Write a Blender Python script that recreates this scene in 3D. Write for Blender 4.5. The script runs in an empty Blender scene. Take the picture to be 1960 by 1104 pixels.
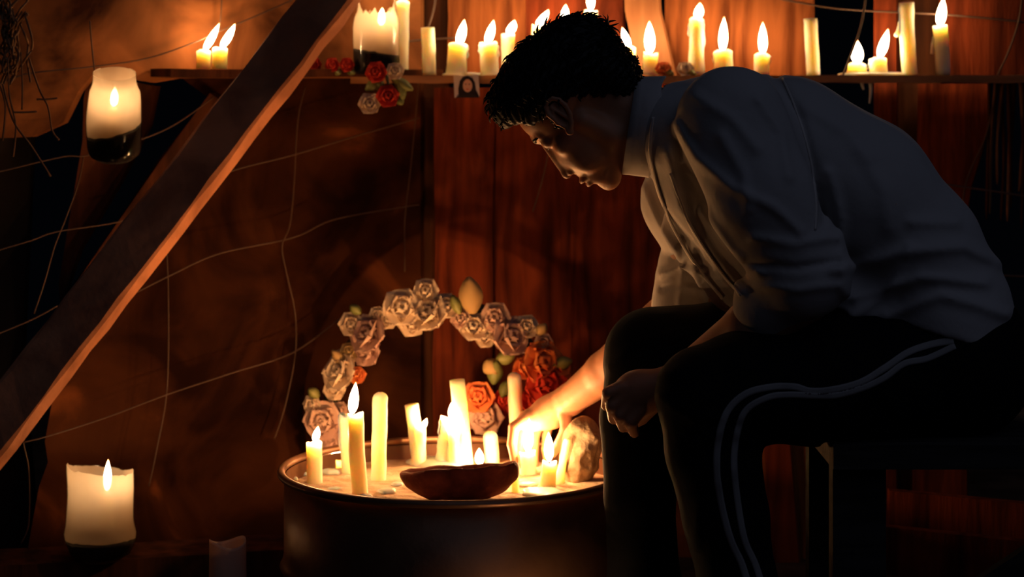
import bpy, math, random
import numpy as np
from mathutils import Vector, Matrix
from mathutils.bvhtree import BVHTree

# ------------------------------------------------------------------ camera, world, light, exposure
F, CX, HY, ZC = 4000.0, 980.0, 150.0, 0.92      # focal length in px, centre column, horizon row, eye height
def P(px, py, Y):
    return Vector(((px - CX) * Y / F, Y, ZC - (py - HY) * Y / F))
sc = bpy.context.scene
C = sc.collection
cd = bpy.data.cameras.new('camera'); cam = bpy.data.objects.new('camera', cd); C.objects.link(cam)
cam.location = (0, 0, ZC); cam.rotation_euler = (math.pi / 2, 0, 0)
cd.sensor_width = 36; cd.lens = F / 1960 * 36; cd.shift_y = -(552 - HY) / 1960
cd.clip_start = 0.05; cd.clip_end = 100
cd.dof.use_dof = True; cd.dof.focus_distance = 3.12; cd.dof.aperture_fstop = 4.6
sc.camera = cam
w = bpy.data.worlds.new('night'); sc.world = w; w.use_nodes = True
w.node_tree.nodes['Background'].inputs[0].default_value = (0.35, 0.45, 0.8, 1)
w.node_tree.nodes['Background'].inputs[1].default_value = 0.0012
sd = bpy.data.lights.new('dusk_sky', 'SUN'); sd.energy = 0.115; sd.color = (0.58, 0.66, 1.0); sd.angle = 1.2
so = bpy.data.objects.new('dusk_sky', sd); C.objects.link(so)
so.rotation_euler = Vector((0.45, -0.75, 1.0)).to_track_quat('Z', 'Y').to_euler()
vs = sc.view_settings
vs.view_transform = 'Standard'; vs.look = 'None'; vs.gamma = 1; vs.use_curve_mapping = False; vs.exposure = 0.0
FIRE = (1.0, 0.47, 0.17)

random.seed(7); rng = np.random.default_rng(7)

# ------------------------------------------------------------------ materials
def mat(name, col, rough=0.6, spec=0.3, metal=0.0, sss=0.0, sssr=(0.02, 0.01, 0.005), col2=None, scale=8, stretch=(1, 1, 1),
        bump=0.0, bscale=None, detail=6, contrast=(0.35, 0.65), sheen=0.0, col3=None, distort=0.0, transl=0.0):
    m = bpy.data.materials.new(name); m.use_nodes = True
    nt = m.node_tree; N = nt.nodes; L = nt.links
    b = N['Principled BSDF']
    b.inputs['Base Color'].default_value = (*col, 1); b.inputs['Roughness'].default_value = rough
    b.inputs['Specular IOR Level'].default_value = spec; b.inputs['Metallic'].default_value = metal
    if sheen: b.inputs['Sheen Weight'].default_value = sheen; b.inputs['Sheen Roughness'].default_value = 0.4
    if sss:
        b.inputs['Subsurface Weight'].default_value = sss
        b.inputs['Subsurface Radius'].default_value = sssr; b.inputs['Subsurface Scale'].default_value = 1.0
    if col2 or bump:
        tc = N.new('ShaderNodeTexCoord'); mp = N.new('ShaderNodeMapping'); mp.inputs['Scale'].default_value = stretch
        L.new(tc.outputs['Object'], mp.inputs[0])
    if col2:
        n = N.new('ShaderNodeTexNoise'); n.inputs['Scale'].default_value = scale; n.inputs['Detail'].default_value = detail
        n.inputs['Distortion'].default_value = distort
        L.new(mp.outputs[0], n.inputs['Vector'])
        r = N.new('ShaderNodeValToRGB'); r.color_ramp.elements[0].position = contrast[0]; r.color_ramp.elements[1].position = contrast[1]
        r.color_ramp.elements[0].color = (*col, 1); r.color_ramp.elements[1].color = (*col2, 1)
        if col3:
            e = r.color_ramp.elements.new(min(0.98, contrast[1] + 0.12)); e.color = (*col3, 1)
        L.new(n.outputs[0], r.inputs[0]); L.new(r.outputs[0], b.inputs['Base Color'])
    if bump:
        n2 = N.new('ShaderNodeTexNoise'); n2.inputs['Scale'].default_value = bscale or scale; n2.inputs['Detail'].default_value = 8
        L.new(mp.outputs[0], n2.inputs['Vector'])
        bp = N.new('ShaderNodeBump'); bp.inputs['Strength'].default_value = bump; bp.inputs['Distance'].default_value = 0.01
        L.new(n2.outputs[0], bp.inputs['Height']); L.new(bp.outputs[0], b.inputs['Normal'])
    if transl:
        tb = N.new('ShaderNodeBsdfTranslucent'); tb.inputs[0].default_value = (*col, 1)
        mx = N.new('ShaderNodeMixShader'); mx.inputs[0].default_value = transl
        L.new(b.outputs[0], mx.inputs[1]); L.new(tb.outputs[0], mx.inputs[2]); L.new(mx.outputs[0], N['Material Output'].inputs[0])
    return m

def flame_mat():
    m = bpy.data.materials.new('flame'); m.use_nodes = True
    N = m.node_tree.nodes; L = m.node_tree.links
    N.remove(N['Principled BSDF'])
    at = N.new('ShaderNodeAttribute'); at.attribute_name = 'height'
    r = N.new('ShaderNodeValToRGB'); e = r.color_ramp.elements
    e[0].position = 0.0; e[0].color = (1.0, 0.55, 0.3, 1); e[1].position = 1.0; e[1].color = (0.5, 0.12, 0.02, 1)
    x = e.new(0.12); x.color = (1, 0.75, 0.45, 1); x = e.new(0.75); x.color = (1, 0.72, 0.4, 1)
    em = N.new('ShaderNodeEmission'); em.inputs[1].default_value = 14.0
    tr = N.new('ShaderNodeBsdfTransparent'); ad = N.new('ShaderNodeAddShader')
    L.new(at.outputs['Fac'], r.inputs[0]); L.new(r.outputs[0], em.inputs[0])
    L.new(em.outputs[0], ad.inputs[0]); L.new(tr.outputs[0], ad.inputs[1]); L.new(ad.outputs[0], N['Material Output'].inputs[0])
    return m

def clear_plastic():
    m = bpy.data.materials.new('clear_plastic'); m.use_nodes = True
    N = m.node_tree.nodes; L = m.node_tree.links; N.remove(N['Principled BSDF'])
    tr = N.new('ShaderNodeBsdfTransparent'); tr.inputs[0].default_value = (0.93, 0.92, 0.9, 1)
    gl = N.new('ShaderNodeBsdfGlossy'); gl.inputs['Roughness'].default_value = 0.12
    df = N.new('ShaderNodeBsdfTranslucent'); df.inputs[0].default_value = (0.8, 0.75, 0.65, 1)
    fr = N.new('ShaderNodeFresnel'); fr.inputs[0].default_value = 1.35
    m1 = N.new('ShaderNodeMixShader'); m2 = N.new('ShaderNodeMixShader'); m1.inputs[0].default_value = 0.10
    L.new(tr.outputs[0], m1.inputs[1]); L.new(df.outputs[0], m1.inputs[2])
    L.new(fr.outputs[0], m2.inputs[0]); L.new(m1.outputs[0], m2.inputs[1]); L.new(gl.outputs[0], m2.inputs[2])
    L.new(m2.outputs[0], N['Material Output'].inputs[0])
    return m

def thin(m, amount):
    """lets a share of the light straight through: thin wet paper"""
    N = m.node_tree.nodes; L = m.node_tree.links; out = N['Material Output']; src = out.inputs[0].links[0].from_socket
    tr = N.new('ShaderNodeBsdfTransparent'); mx = N.new('ShaderNodeMixShader'); mx.inputs[0].default_value = amount
    L.new(src, mx.inputs[1]); L.new(tr.outputs[0], mx.inputs[2]); L.new(mx.outputs[0], out.inputs[0]); return m

M = dict(
    wax=mat('candle_wax', (0.94, 0.82, 0.54), 0.42, 0.25, sss=1.0, sssr=(0.045, 0.028, 0.014), col2=(0.96, 0.87, 0.64), scale=30),
    waxp=mat('pink_candle_wax', (0.9, 0.62, 0.45), 0.4, 0.4, sss=1.0, sssr=(0.035, 0.016, 0.007)),
    wick=mat('wick', (0.015, 0.01, 0.008), 0.9),
    flame=flame_mat(),
    plastic=clear_plastic(),
    lining=thin(mat('paper_lining', (0.72, 0.58, 0.42), 0.8, 0.1, transl=0.6, col2=(0.55, 0.38, 0.24), scale=14), 0.15),
    soil=mat('dark_soil', (0.012, 0.010, 0.012), 0.9, col2=(0.04, 0.03, 0.03), scale=60, bump=0.6),
    wood_red=mat('red_brown_plank', (0.045, 0.009, 0.004), 0.8, 0.06, col2=(0.27, 0.050, 0.015), scale=3.2, stretch=(7, 7, 0.9), bump=0.35, bscale=14, distort=1.0, contrast=(0.3, 0.7)),
    wood_or=mat('orange_plank', (0.085, 0.020, 0.006), 0.8, 0.06, col2=(0.38, 0.12, 0.034), scale=3.6, stretch=(6, 6, 0.8), bump=0.3, bscale=14, distort=1.2, contrast=(0.3, 0.7)),
    wood_pale=mat('pale_plank', (0.26, 0.10, 0.035), 0.6, 0.2, col2=(0.38, 0.16, 0.06), scale=8, stretch=(5, 5, 0.6), bump=0.2),
    wood_dark=mat('dark_plank', (0.045, 0.017, 0.009), 0.85, 0.06, col2=(0.11, 0.036, 0.014), scale=5, stretch=(6, 6, 0.8), bump=0.3, bscale=12),
    beam=mat('weathered_beam', (0.30, 0.115, 0.055), 0.8, 0.1, col2=(0.52, 0.21, 0.10), scale=9, stretch=(1, 1, 1), bump=0.5, bscale=16, distort=0.8),
    sheet=mat('stained_board', (0.018, 0.0048, 0.002), 0.85, 0.05, col2=(0.068, 0.020, 0.006), scale=5.5, bump=0.2, bscale=14, detail=11, contrast=(0.36, 0.60), distort=0.9, col3=(0.19, 0.055, 0.015)),
    sheet_up=mat('bright_board', (0.035, 0.009, 0.0035), 0.8, 0.08, col2=(0.36, 0.13, 0.04), scale=6.0, bump=0.2, detail=10, contrast=(0.34, 0.62), distort=0.7),
    shelf=mat('shelf_wood', (0.26, 0.11, 0.045), 0.6, 0.2, col2=(0.42, 0.19, 0.085), scale=7, stretch=(0.8, 6, 6), bump=0.3),
    drum=mat('rusted_drum_metal', (0.16, 0.075, 0.04), 0.42, 0.4, metal=0.55, col2=(0.26, 0.13, 0.07), scale=5, bump=0.12, bscale=30, distort=0.8),
    sand=mat('ashy_sand', (0.50, 0.32, 0.19), 0.9, 0.1, col2=(0.78, 0.60, 0.42), scale=22, bump=0.9, bscale=45),
    clay=mat('burnt_clay', (0.10, 0.026, 0.016), 0.8, 0.15, col2=(0.26, 0.07, 0.04), scale=22, bump=0.6, bscale=40),
    rock=mat('pale_stone', (0.30, 0.20, 0.11), 0.85, 0.1, col2=(0.66, 0.50, 0.32), scale=26, bump=0.9, bscale=40, detail=10),
    wire=mat('wire', (0.11, 0.06, 0.038), 0.5, 0.4, metal=0.2),
    root=mat('dry_root', (0.22, 0.11, 0.05), 0.8),
    skin=mat('skin', (0.48, 0.22, 0.115), 0.5, 0.35, sss=0.25, sssr=(0.006, 0.002, 0.001), bump=0.05, bscale=120),
    hair=mat('black_hair', (0.005, 0.0035, 0.003), 0.5, 0.22),
    nail=mat('finger_nail', (0.7, 0.45, 0.33), 0.35, 0.4),
    shirt=mat('white_shirt_cotton', (0.46, 0.44, 0.43), 0.9, 0.08, bump=0.12, bscale=55),
    seam=mat('shirt_seam', (0.62, 0.58, 0.54), 0.85, 0.1),
    trousers=mat('black_trousers', (0.0035, 0.0035, 0.005), 0.85, 0.12, bump=0.15, bscale=40),
    stripe=mat('pale_stripe', (0.30, 0.29, 0.28), 0.8, 0.1),
    shoe=mat('dark_shoe', (0.02, 0.018, 0.018), 0.6),
    bench=mat('bench_wood', (0.026, 0.024, 0.022), 0.85, 0.05, col2=(0.05, 0.045, 0.042), scale=8, stretch=(0.8, 6, 6), bump=0.3),
    rose_w=mat('cream_petal', (0.62, 0.47, 0.34), 0.75, 0.1, col2=(0.72, 0.58, 0.42), scale=20, transl=0.2),
    rose_p=mat('dusky_petal', (0.50, 0.30, 0.25), 0.75, 0.1, col2=(0.62, 0.42, 0.32), scale=20, transl=0.2),
    rose_r=mat('red_petal', (0.55, 0.045, 0.025), 0.7, 0.15, transl=0.2),
    rose_o=mat('orange_petal', (0.65, 0.13, 0.045), 0.7, 0.15, col2=(0.72, 0.25, 0.07), scale=25, transl=0.2),
    leaf=mat('artificial_leaf', (0.10, 0.12, 0.03), 0.5, 0.3, col2=(0.2, 0.2, 0.06), scale=20),
    leaf_y=mat('yellow_leaf', (0.34, 0.22, 0.09), 0.6, 0.2),
    stem=mat('dark_stem', (0.05, 0.045, 0.02), 0.7),
    card=mat('photo_paper', (0.55, 0.45, 0.42), 0.4, 0.4),
    ink=mat('photo_dark', (0.02, 0.012, 0.012), 0.5), face=mat('photo_face', (0.62, 0.34, 0.24), 0.5),
    ground=mat('packed_earth', (0.045, 0.022, 0.012), 0.95, 0.1, col2=(0.11, 0.055, 0.03), scale=7, bump=0.8, bscale=18),
)

# ------------------------------------------------------------------ object helpers
def tag(o, label=None, cat=None, group=None, kind=None):
    if label: o['label'] = label
    if cat: o['category'] = cat
    if group: o['group'] = group
    if kind: o['kind'] = kind
    return o

def thing(name, loc, label, cat, group=None):
    o = bpy.data.objects.new(name, None); C.objects.link(o); o.location = loc; o.empty_display_size = 0.02
    return tag(o, label, cat, group)

def link(name, verts, faces, m, parent=None, smooth=True, org=None):
    """verts in world coordinates; origin goes to the parent's location or to org"""
    me = bpy.data.meshes.new(name)
    v = np.asarray(verts, dtype=np.float64).reshape(-1, 3)
    o0 = Vector((0, 0, 0))
    if parent is not None:
        o0 = wloc(parent)
    elif org is not None:
        o0 = Vector(org)
    v = v - np.array(o0)
    me.from_pydata(v.tolist(), [], [list(map(int, f)) for f in faces]) if not isinstance(faces, np.ndarray) else me.from_pydata(v.tolist(), [], faces.tolist())
    me.update()
    if smooth: me.polygons.foreach_set('use_smooth', [True] * len(me.polygons))
    if m is not None: me.materials.append(M[m] if isinstance(m, str) else m)
    o = bpy.data.objects.new(name, me); C.objects.link(o)
    if parent is not None: o.parent = parent
    else: o.location = o0
    return o

def wloc(o):
    l = Vector(o.location)
    while o.parent is not None:
        o = o.parent; l = l + Vector(o.location)
    return l

class MB:
    def __init__(s): s.v = []; s.f = []
    def add(s, v, f):
        b = len(s.v); s.v += [tuple(x) for x in v]; s.f += [[i + b for i in q] for q in f]; return b
    def box(s, c, ax, ay, az, taper=1.0):
        """centre and three half-axis vectors"""
        c, ax, ay, az = map(Vector, (c, ax, ay, az)); v = []
        for k in (-1, 1):
            for j in (-1, 1):
                for i in (-1, 1): v.append(c + ax * i + ay * j + az * k)
        s.add(v, [[0, 2, 3, 1], [4, 5, 7, 6], [0, 1, 5, 4], [2, 6, 7, 3], [0, 4, 6, 2], [1, 3, 7, 5]])
    def tube(s, pts, r, n=6, caps=True):
        pts = [Vector(p) for p in pts]; rs = r if hasattr(r, '__len__') else [r] * len(pts)
        rings = []; up = Vector((0.123, 0.3, 1)).normalized()
        for i, p in enumerate(pts):
            t = (pts[min(i + 1, len(pts) - 1)] - pts[max(i - 1, 0)])
            if t.length < 1e-9: t = Vector((0, 0, 1))
            t.normalize()
            a = t.cross(up)
            if a.length < 1e-3: a = t.cross(Vector((1, 0, 0)))
            a.normalize(); b = t.cross(a)
            rings.append([p + (a * math.cos(q) + b * math.sin(q)) * rs[i] for q in [2 * math.pi * k / n for k in range(n)]])
        v = [x for rg in rings for x in rg]; f = []
        for i in range(len(pts) - 1):
            for k in range(n):
                k2 = (k + 1) % n
                f.append([i * n + k, i * n + k2, (i + 1) * n + k2, (i + 1) * n + k])
        if caps: f.append(list(range(n))[::-1]); f.append([(len(pts) - 1) * n + k for k in range(n)])
        s.add(v, f)
    def lathe(s, prof, c=(0, 0, 0), n=32, R=None, rad=None, closed=True):
        """prof: list of (r, z); R: rotation; rad(angle, i)->multiplier"""
        c = Vector(c); v = []; f = []
        for i, (r, z) in enumerate(prof):
            for k in range(n):
                a = 2 * math.pi * k / n; q = r * (rad(a, i) if rad else 1)
                zz = z if not callable(z) else z(a)
                p = Vector((q * math.cos(a), q * math.sin(a), zz))
                if R: p = R @ p
                v.append(c + p)
        for i in range(len(prof) - 1):
            for k in range(n):
                k2 = (k + 1) % n
                f.append([i * n + k, i * n + k2, (i + 1) * n + k2, (i + 1) * n + k])
        s.add(v, f)
    def build(s, name, m, parent=None, smooth=True, org=None): return link(name, s.v, s.f, m, parent, smooth, org)

def spline(pts, n=6):
    pts = [Vector(p) for p in pts]; out = []
    for i in range(len(pts) - 1):
        p0 = pts[max(i - 1, 0)]; p1 = pts[i]; p2 = pts[i + 1]; p3 = pts[min(i + 2, len(pts) - 1)]
        for k in range(n):
            t = k / n
            out.append(0.5 * ((2 * p1) + (p2 - p0) * t + (2 * p0 - 5 * p1 + 4 * p2 - p3) * t * t + (3 * p1 - p0 - 3 * p2 + p3) * t ** 3))
    out.append(pts[-1]); return out

def sines(p, s, seed=0):
    """cheap smooth noise in about -1..1 on an (N,3) array"""
    r = np.random.default_rng(seed); v = 0
    for i in range(5):
        d = r.normal(size=3); d /= np.linalg.norm(d); f = s * (0.6 + 0.35 * i)
        v = v + np.sin(p @ d * f + r.uniform(0, 6.28) + 1.3 * np.sin(p @ r.normal(size=3) * s * 0.5)) / (1 + 0.4 * i)
    return v / 3.0

# ------------------------------------------------------------------ implicit surfaces -> mesh (surface nets on sparse blocks)
def rc(a, b, ra, rb, flat=None):
    a = np.array(a, float); b = np.array(b, float); ab = b - a; L2 = max(float(ab @ ab), 1e-12)
    def f(p):
        q = p - a
        h = np.clip(q @ ab / L2, 0, 1)
        d = q - h[:, None] * ab
        if flat is not None:
            n, sc_ = flat; n = np.array(n); c = d @ n
            d = d + (c * (1 / sc_ - 1))[:, None] * n
        return np.sqrt((d * d).sum(1)) - (ra + (rb - ra) * h)
    return f
def el(c, r, axes=None):
    c = np.array(c, float); r = np.array(r, float); A = np.eye(3) if axes is None else np.array(axes, float)
    def f(p):
        q = (p - c) @ A.T
        k0 = np.sqrt(((q / r) ** 2).sum(1)); k1 = np.sqrt(((q / (r * r)) ** 2).sum(1)) + 1e-9
        return k0 * (k0 - 1) / k1
    return f
def half(pt, n):
    pt = np.array(pt, float); n = np.array(n, float); n = n / np.linalg.norm(n)
    return lambda p: (p - pt) @ n
def chain(pts, rs, flat=None, k=0.0): return [('u', rc(pts[i], pts[i + 1], rs[i], rs[i + 1], flat), k) for i in range(len(pts) - 1)]

def mesh_sdf(ops, lo, hi, h, disp=None, B=20):
    lo = np.array(lo, float); hi = np.array(hi, float)
    nb = np.ceil((hi - lo) / (h * B)).astype(int)
    hd = h * B * 0.866
    G = nb * B + 2
    vid = []; vpos = []; quads = []
    loc = np.stack(np.meshgrid(*[np.arange(B + 1)] * 3, indexing='ij'), -1)
    for bi in range(nb[0]):
        for bj in range(nb[1]):
            for bk in range(nb[2]):
                o = np.array([bi, bj, bk]) * B
                c = (lo + (o + B / 2) * h)[None]
                use = []; dc = 1e9
                for op, fn, k in ops:
                    v = float(fn(c)[0])
                    if op == 'u':
                        dc = min(dc, v - k * 0.3)
                        if v < hd * 1.7 + k: use.append((op, fn, k))
                    elif op == 's':
                        if v < hd * 1.7 + k: use.append((op, fn, k))
                    else: use.append((op, fn, k))
                if dc > hd * 1.5 or not any(u[0] == 'u' for u in use): continue
                idx = (loc + o).reshape(-1, 3); p = lo + idx * h
                d = np.full(len(p), 1e3)
                for op, fn, k in use:
                    v = fn(p)
                    if op == 'u':
                        if k > 0:
                            t = np.clip(0.5 + 0.5 * (d - v) / k, 0, 1); d = d + (v - d) * t - k * t * (1 - t)
                        else: d = np.minimum(d, v)
                    elif op == 's':
                        if k > 0:
                            v = -v; t = np.clip(0.5 - 0.5 * (d - v) / k, 0, 1); d = d + (v - d) * t + k * t * (1 - t)
                        else: d = np.maximum(d, -v)
                    else: d = np.maximum(d, v)       # intersect
                if disp is not None: d = d + disp(p)
                d = d.reshape(B + 1, B + 1, B + 1); s = d < 0
                cnt = sum(s[i:B + i, j:B + j, k:B + k].astype(int) for i in (0, 1) for j in (0, 1) for k in (0, 1))
                act = (cnt > 0) & (cnt < 8)
                if not act.any(): continue
                ci = np.argwhere(act); acc = np.zeros((len(ci), 3)); num = np.zeros(len(ci))
                for ax in range(3):
                    e = np.zeros(3, int); e[ax] = 1
                    o1, o2 = [np.eye(3, dtype=int)[a] for a in range(3) if a != ax]
                    for u in (0, 1):
                        for v in (0, 1):
                            q = ci + o1 * u + o2 * v; q2 = q + e
                            a = d[q[:, 0], q[:, 1], q[:, 2]]; b = d[q2[:, 0], q2[:, 1], q2[:, 2]]
                            x = (a < 0) != (b < 0)
                            t = np.where(x, a / np.where(x, a - b, 1), 0)
                            acc += np.where(x[:, None], q + e * t[:, None], 0); num += x
                g = ci + o
                vid.append((g[:, 0] * G[1] + g[:, 1]) * G[2] + g[:, 2]); vpos.append(lo + (acc / num[:, None] + o) * h)
                for ax in range(3):
                    e = np.eye(3, dtype=int)[ax]; o1 = np.eye(3, dtype=int)[(ax + 1) % 3]; o2 = np.eye(3, dtype=int)[(ax + 2) % 3]
                    sl0 = s[:B, :B, :B]; sl1 = s[e[0]:B + e[0], e[1]:B + e[1], e[2]:B + e[2]]
                    for flip in (0, 1):
                        mm = (sl0 & ~sl1) if not flip else (~sl0 & sl1)
                        q = np.argwhere(mm)
                        if not len(q): continue
                        q = q + o
                        cells = [q - o1 - o2, q - o2, q, q - o1]
                        if flip: cells = cells[::-1]
                        quads.append(np.stack([(cc[:, 0] * G[1] + cc[:, 1]) * G[2] + cc[:, 2] for cc in cells], 1))
    vid = np.concatenate(vid); vpos = np.concatenate(vpos); quads = np.concatenate(quads)
    srt = np.argsort(vid); vid = vid[srt]; vpos = vpos[srt]
    ix = np.searchsorted(vid, quads); ix = np.clip(ix, 0, len(vid) - 1)
    ok = (vid[ix] == quads).all(1)
    return vpos, ix[ok]

# ------------------------------------------------------------------ setting: ground and walls
def wallY(px):
    if px < 805: return 7.4536 / (1.783 - (px - 980) / 4000)
    return 4.069 / (1 + 0.06 * (px - 980) / 4000)
def W(px, py, off=0.0): return P(px, py, wallY(px) - off)

def grid_ground():
    nx, ny = 120, 90; v = []; f = []
    for j in range(ny + 1):
        for i in range(nx + 1):
            x = -3 + 6 * i / nx; y = -0.5 + 7.5 * j / ny
            v.append((x, y, 0))
    v = np.array(v); v[:, 2] = -0.012 + 0.009 * sines(v, 9, 3) + 0.004 * sines(v, 30, 4)
    for j in range(ny):
        for i in range(nx):
            a = j * (nx + 1) + i; f.append([a, a + 1, a + nx + 2, a + nx + 1])
    return v, f
v, f = grid_ground(); tag(link('floor', v, f, 'ground'), kind='structure')

def panel(name, poly, m, thick=0.018, off=0.0, **k):
    """flat board on the wall from an outline of (px, py); each outline point stands on the wall plane"""
    front = [W(px, py, off) for px, py in poly]
    n = len(front); back = [p + Vector((0.35, 1, 0)).normalized() * thick for p in front]
    fs = [list(range(n))[::-1], list(range(n, 2 * n))] + [[i, (i + 1) % n, n + (i + 1) % n, n + i] for i in range(n)]
    o = link(name, front + back, fs, m, None, False, org=front[0])
    return tag(o, **k)

panel('wall_left', [(350, 151), (805, 151), (805, 1100), (40, 1130), (62, 1000), (75, 930), (92, 885), (86, 845), (104, 745), (95, 640),
                    (120, 570), (180, 490), (240, 400), (300, 310), (360, 235), (402, 190)], 'sheet', kind='structure')
panel('wall_left_upper', [(-160, -260), (805, -260), (805, 150), (335, 150), (290, 158), (180, 140), (150, 175), (120, 235), (60, 262), (-160, 270)], 'sheet_up', kind='structure')
panel('wooden_board', [(168, 141), (300, 165), (285, 240), (228, 350), (150, 480), (116, 585), (112, 545), (132, 425), (158, 270), (160, 190)], 'wood_dark', 0.015, -0.035,
      label='narrow dark brown board standing behind the hanging bottle lantern', cat='board')
panel('wooden_batten', [(402, 178), (425, 195), (330, 345), (240, 465), (136, 595), (112, 590), (205, 455), (300, 318)], 'wood_dark', 0.02, 0.022,
      label='thin weathered batten nailed aslant behind the big diagonal beam', cat='board')
panel('wooden_board', [(-160, 262), (60, 262), (40, 700), (75, 1110), (-160, 1110)], mat('gap_dark_board', (0.012, 0.005, 0.003), 0.8), 0.015, -0.12,
      label='near-black board painted as the dark of the wall gap behind the dry roots', cat='board')  # near-black colour stands in for the darkness of the open wall gap

def plank(name, x0, x1, y0, y1, m, off, label, th=0.018, lean=0, jag=0):
    """vertical plank on the back wall: px span at the top; lean shifts the bottom"""
    n = 7; L_ = []; R_ = []
    for i in range(n + 1):
        t = i / n; y = y0 + (y1 - y0) * t
        L_.append((x0 + lean * t + random.uniform(-jag, jag), y)); R_.append((x1 + lean * t + random.uniform(-jag, jag), y))
    return panel(name, L_ + R_[::-1], m, th, off, label=label, cat='plank', group='upright planks of the back wall')
TOP, BOT = -250, 1085
plank('wall_plank', 806, 858, TOP, BOT, 'wood_dark', -0.03, 'dark recessed plank in the wall corner beside the unlit shelf candle')
plank('wall_plank', 830, 945, 168, BOT, 'wood_red', 0.012, 'red-brown plank with a chipped top under the little portrait', jag=3)
plank('wall_plank', 857, 1005, TOP, 148, 'wood_or', 0.0, 'warm orange plank above the shelf behind the two stubby candles', jag=2)
plank('wall_plank', 1002, 1192, TOP, 148, 'wood_red', -0.004, 'broad reddish plank above the shelf behind the bowed head', jag=2)
plank('wall_plank', 940, 1098, 152, BOT, 'wood_red', -0.002, 'red plank seen under the shelf between portrait plank and face', jag=2)
plank('wall_plank', 1094, 1275, 152, BOT, 'wood_red', 0.0, 'red plank under the shelf right behind the man\'s chin and chest', jag=2)
plank('wall_plank', 1272, 1400, TOP, BOT, 'wood_or', -0.004, 'orange-brown plank behind the tall lit candle above the man\'s back', jag=2)
plank('wall_plank', 1397, 1556, TOP, BOT, 'wood_or', 0.003, 'bright orange plank ending at the black gap in the wall', jag=2)
plank('wall_plank', 1674, 1716, TOP, BOT, 'wood_red', 0.0, 'narrow plank between two dark gaps behind the dripping candle', jag=1.5)
plank('wall_plank', 1716, 1800, TOP, BOT, 'wood_dark', -0.05, 'dark recessed plank beside the narrow one near the dripping candle')
plank('wall_plank', 1797, 2060, TOP, 146, 'wood_red', 0.0, 'wide dark red board above the shelf behind the last lit candle', jag=2)
panel('wall_board', [(1757, 160), (1893, 160), (1896, 225), (1880, 290), (1858, 360), (1846, 460), (1852, 1085), (1745, 1085), (1750, 600)], 'wood_red', 0.018, -0.002,
      label='tapering reddish board under the shelf above the man\'s lower back', cat='plank', group='upright planks of the back wall')
panel('wall_plank', [(1186, TOP), (1246, TOP), (1262, 20), (1292, 148), (1224, 148), (1196, 20)], 'wood_pale', 0.016, 0.02,
      label='pale slanting plank above the shelf just behind the man\'s nape', cat='plank', group='upright planks of the back wall')
plank('wall_plank', 1560, 1640, 620, BOT, 'wood_red', -0.06, 'short dark red plank low behind the bench leg', jag=2)
plank('wall_plank', 1450, 1500, 700, BOT, 'wood_red', 0.03, 'loose narrow plank low between calf and bench leg', lean=30)
# shreds of bark hanging in the right corner
rt = thing('bark_bundle', W(1925, 170, 0.02), 'bundle of hanging bark strips under the shelf end beside the tapering board', 'bark')
for i in range(14):
    x = 1895 + i * 8 + random.uniform(-3, 3); y1 = random.uniform(300, 450)
    mb = MB(); a = W(x, 158, 0.03 + random.uniform(0, .02)); b = W(x + random.uniform(-14, 6), y1, 0.03)
    mb.tube(spline([a, a.lerp(b, .5) + Vector((random.uniform(-.006, .006), -.005, 0)), b], 4), [0.004] * 4 + [0.003] * 4 + [0.0015], 5)
    mb.build('bark_strip', 'root' if i % 2 else 'wood_dark', rt)

# ------------------------------------------------------------------ shelves
def bar(name, a, b, depth, th, m, **k):
    a = Vector(a); b = Vector(b); d = (b - a); L_ = d.length; d.normalize()
    n = Vector((-d.y, d.x, 0)).normalized()
    ns = max(6, int(L_ / 0.05)); v = []; fs = []
    for i in range(ns + 1):
        t = i / ns; c = a.lerp(b, t); j = random.uniform(-.0015, .0015); dd = depth + random.uniform(-.003, .003)
        v += [c + Vector((0, 0, j * .5)), c + n * dd + Vector((0, 0, j * .5)), c + n * dd + Vector((0, 0, -th + j)), c + Vector((0, 0, -th + j))]
    for i in range(ns):
        for q in range(4): fs.append([i * 4 + q, i * 4 + (q + 1) % 4, i * 4 + 4 + (q + 1) % 4, i * 4 + 4 + q])
    fs += [[3, 2, 1, 0], [ns * 4 + q for q in range(4)]]
    return tag(link(name, v, fs, m, None, False, org=a), **k)
ZA, ZB = 0.937, 0.926
a = W(288, 0, 0.005); b = W(800, 0, 0.005); a.z = b.z = ZA
bar('wall_shelf', b, a, 0.105, 0.015, 'wood_dark', label='short plank shelf on the stained wall carrying the pair of small candles', cat='shelf')
a = W(806, 0, 0.03); b = W(2060, 0, 0.03); a.z = b.z = ZB
a2 = Vector((a.x - .12, a.y, ZB - 0.0005))
bar('wall_shelf', b, a2, 0.125, 0.014, 'shelf', label='long plank shelf with the row of candles running behind the man', cat='shelf')
SHY = lambda px, off=0.085: wallY(max(px, 806)) - off

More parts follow.
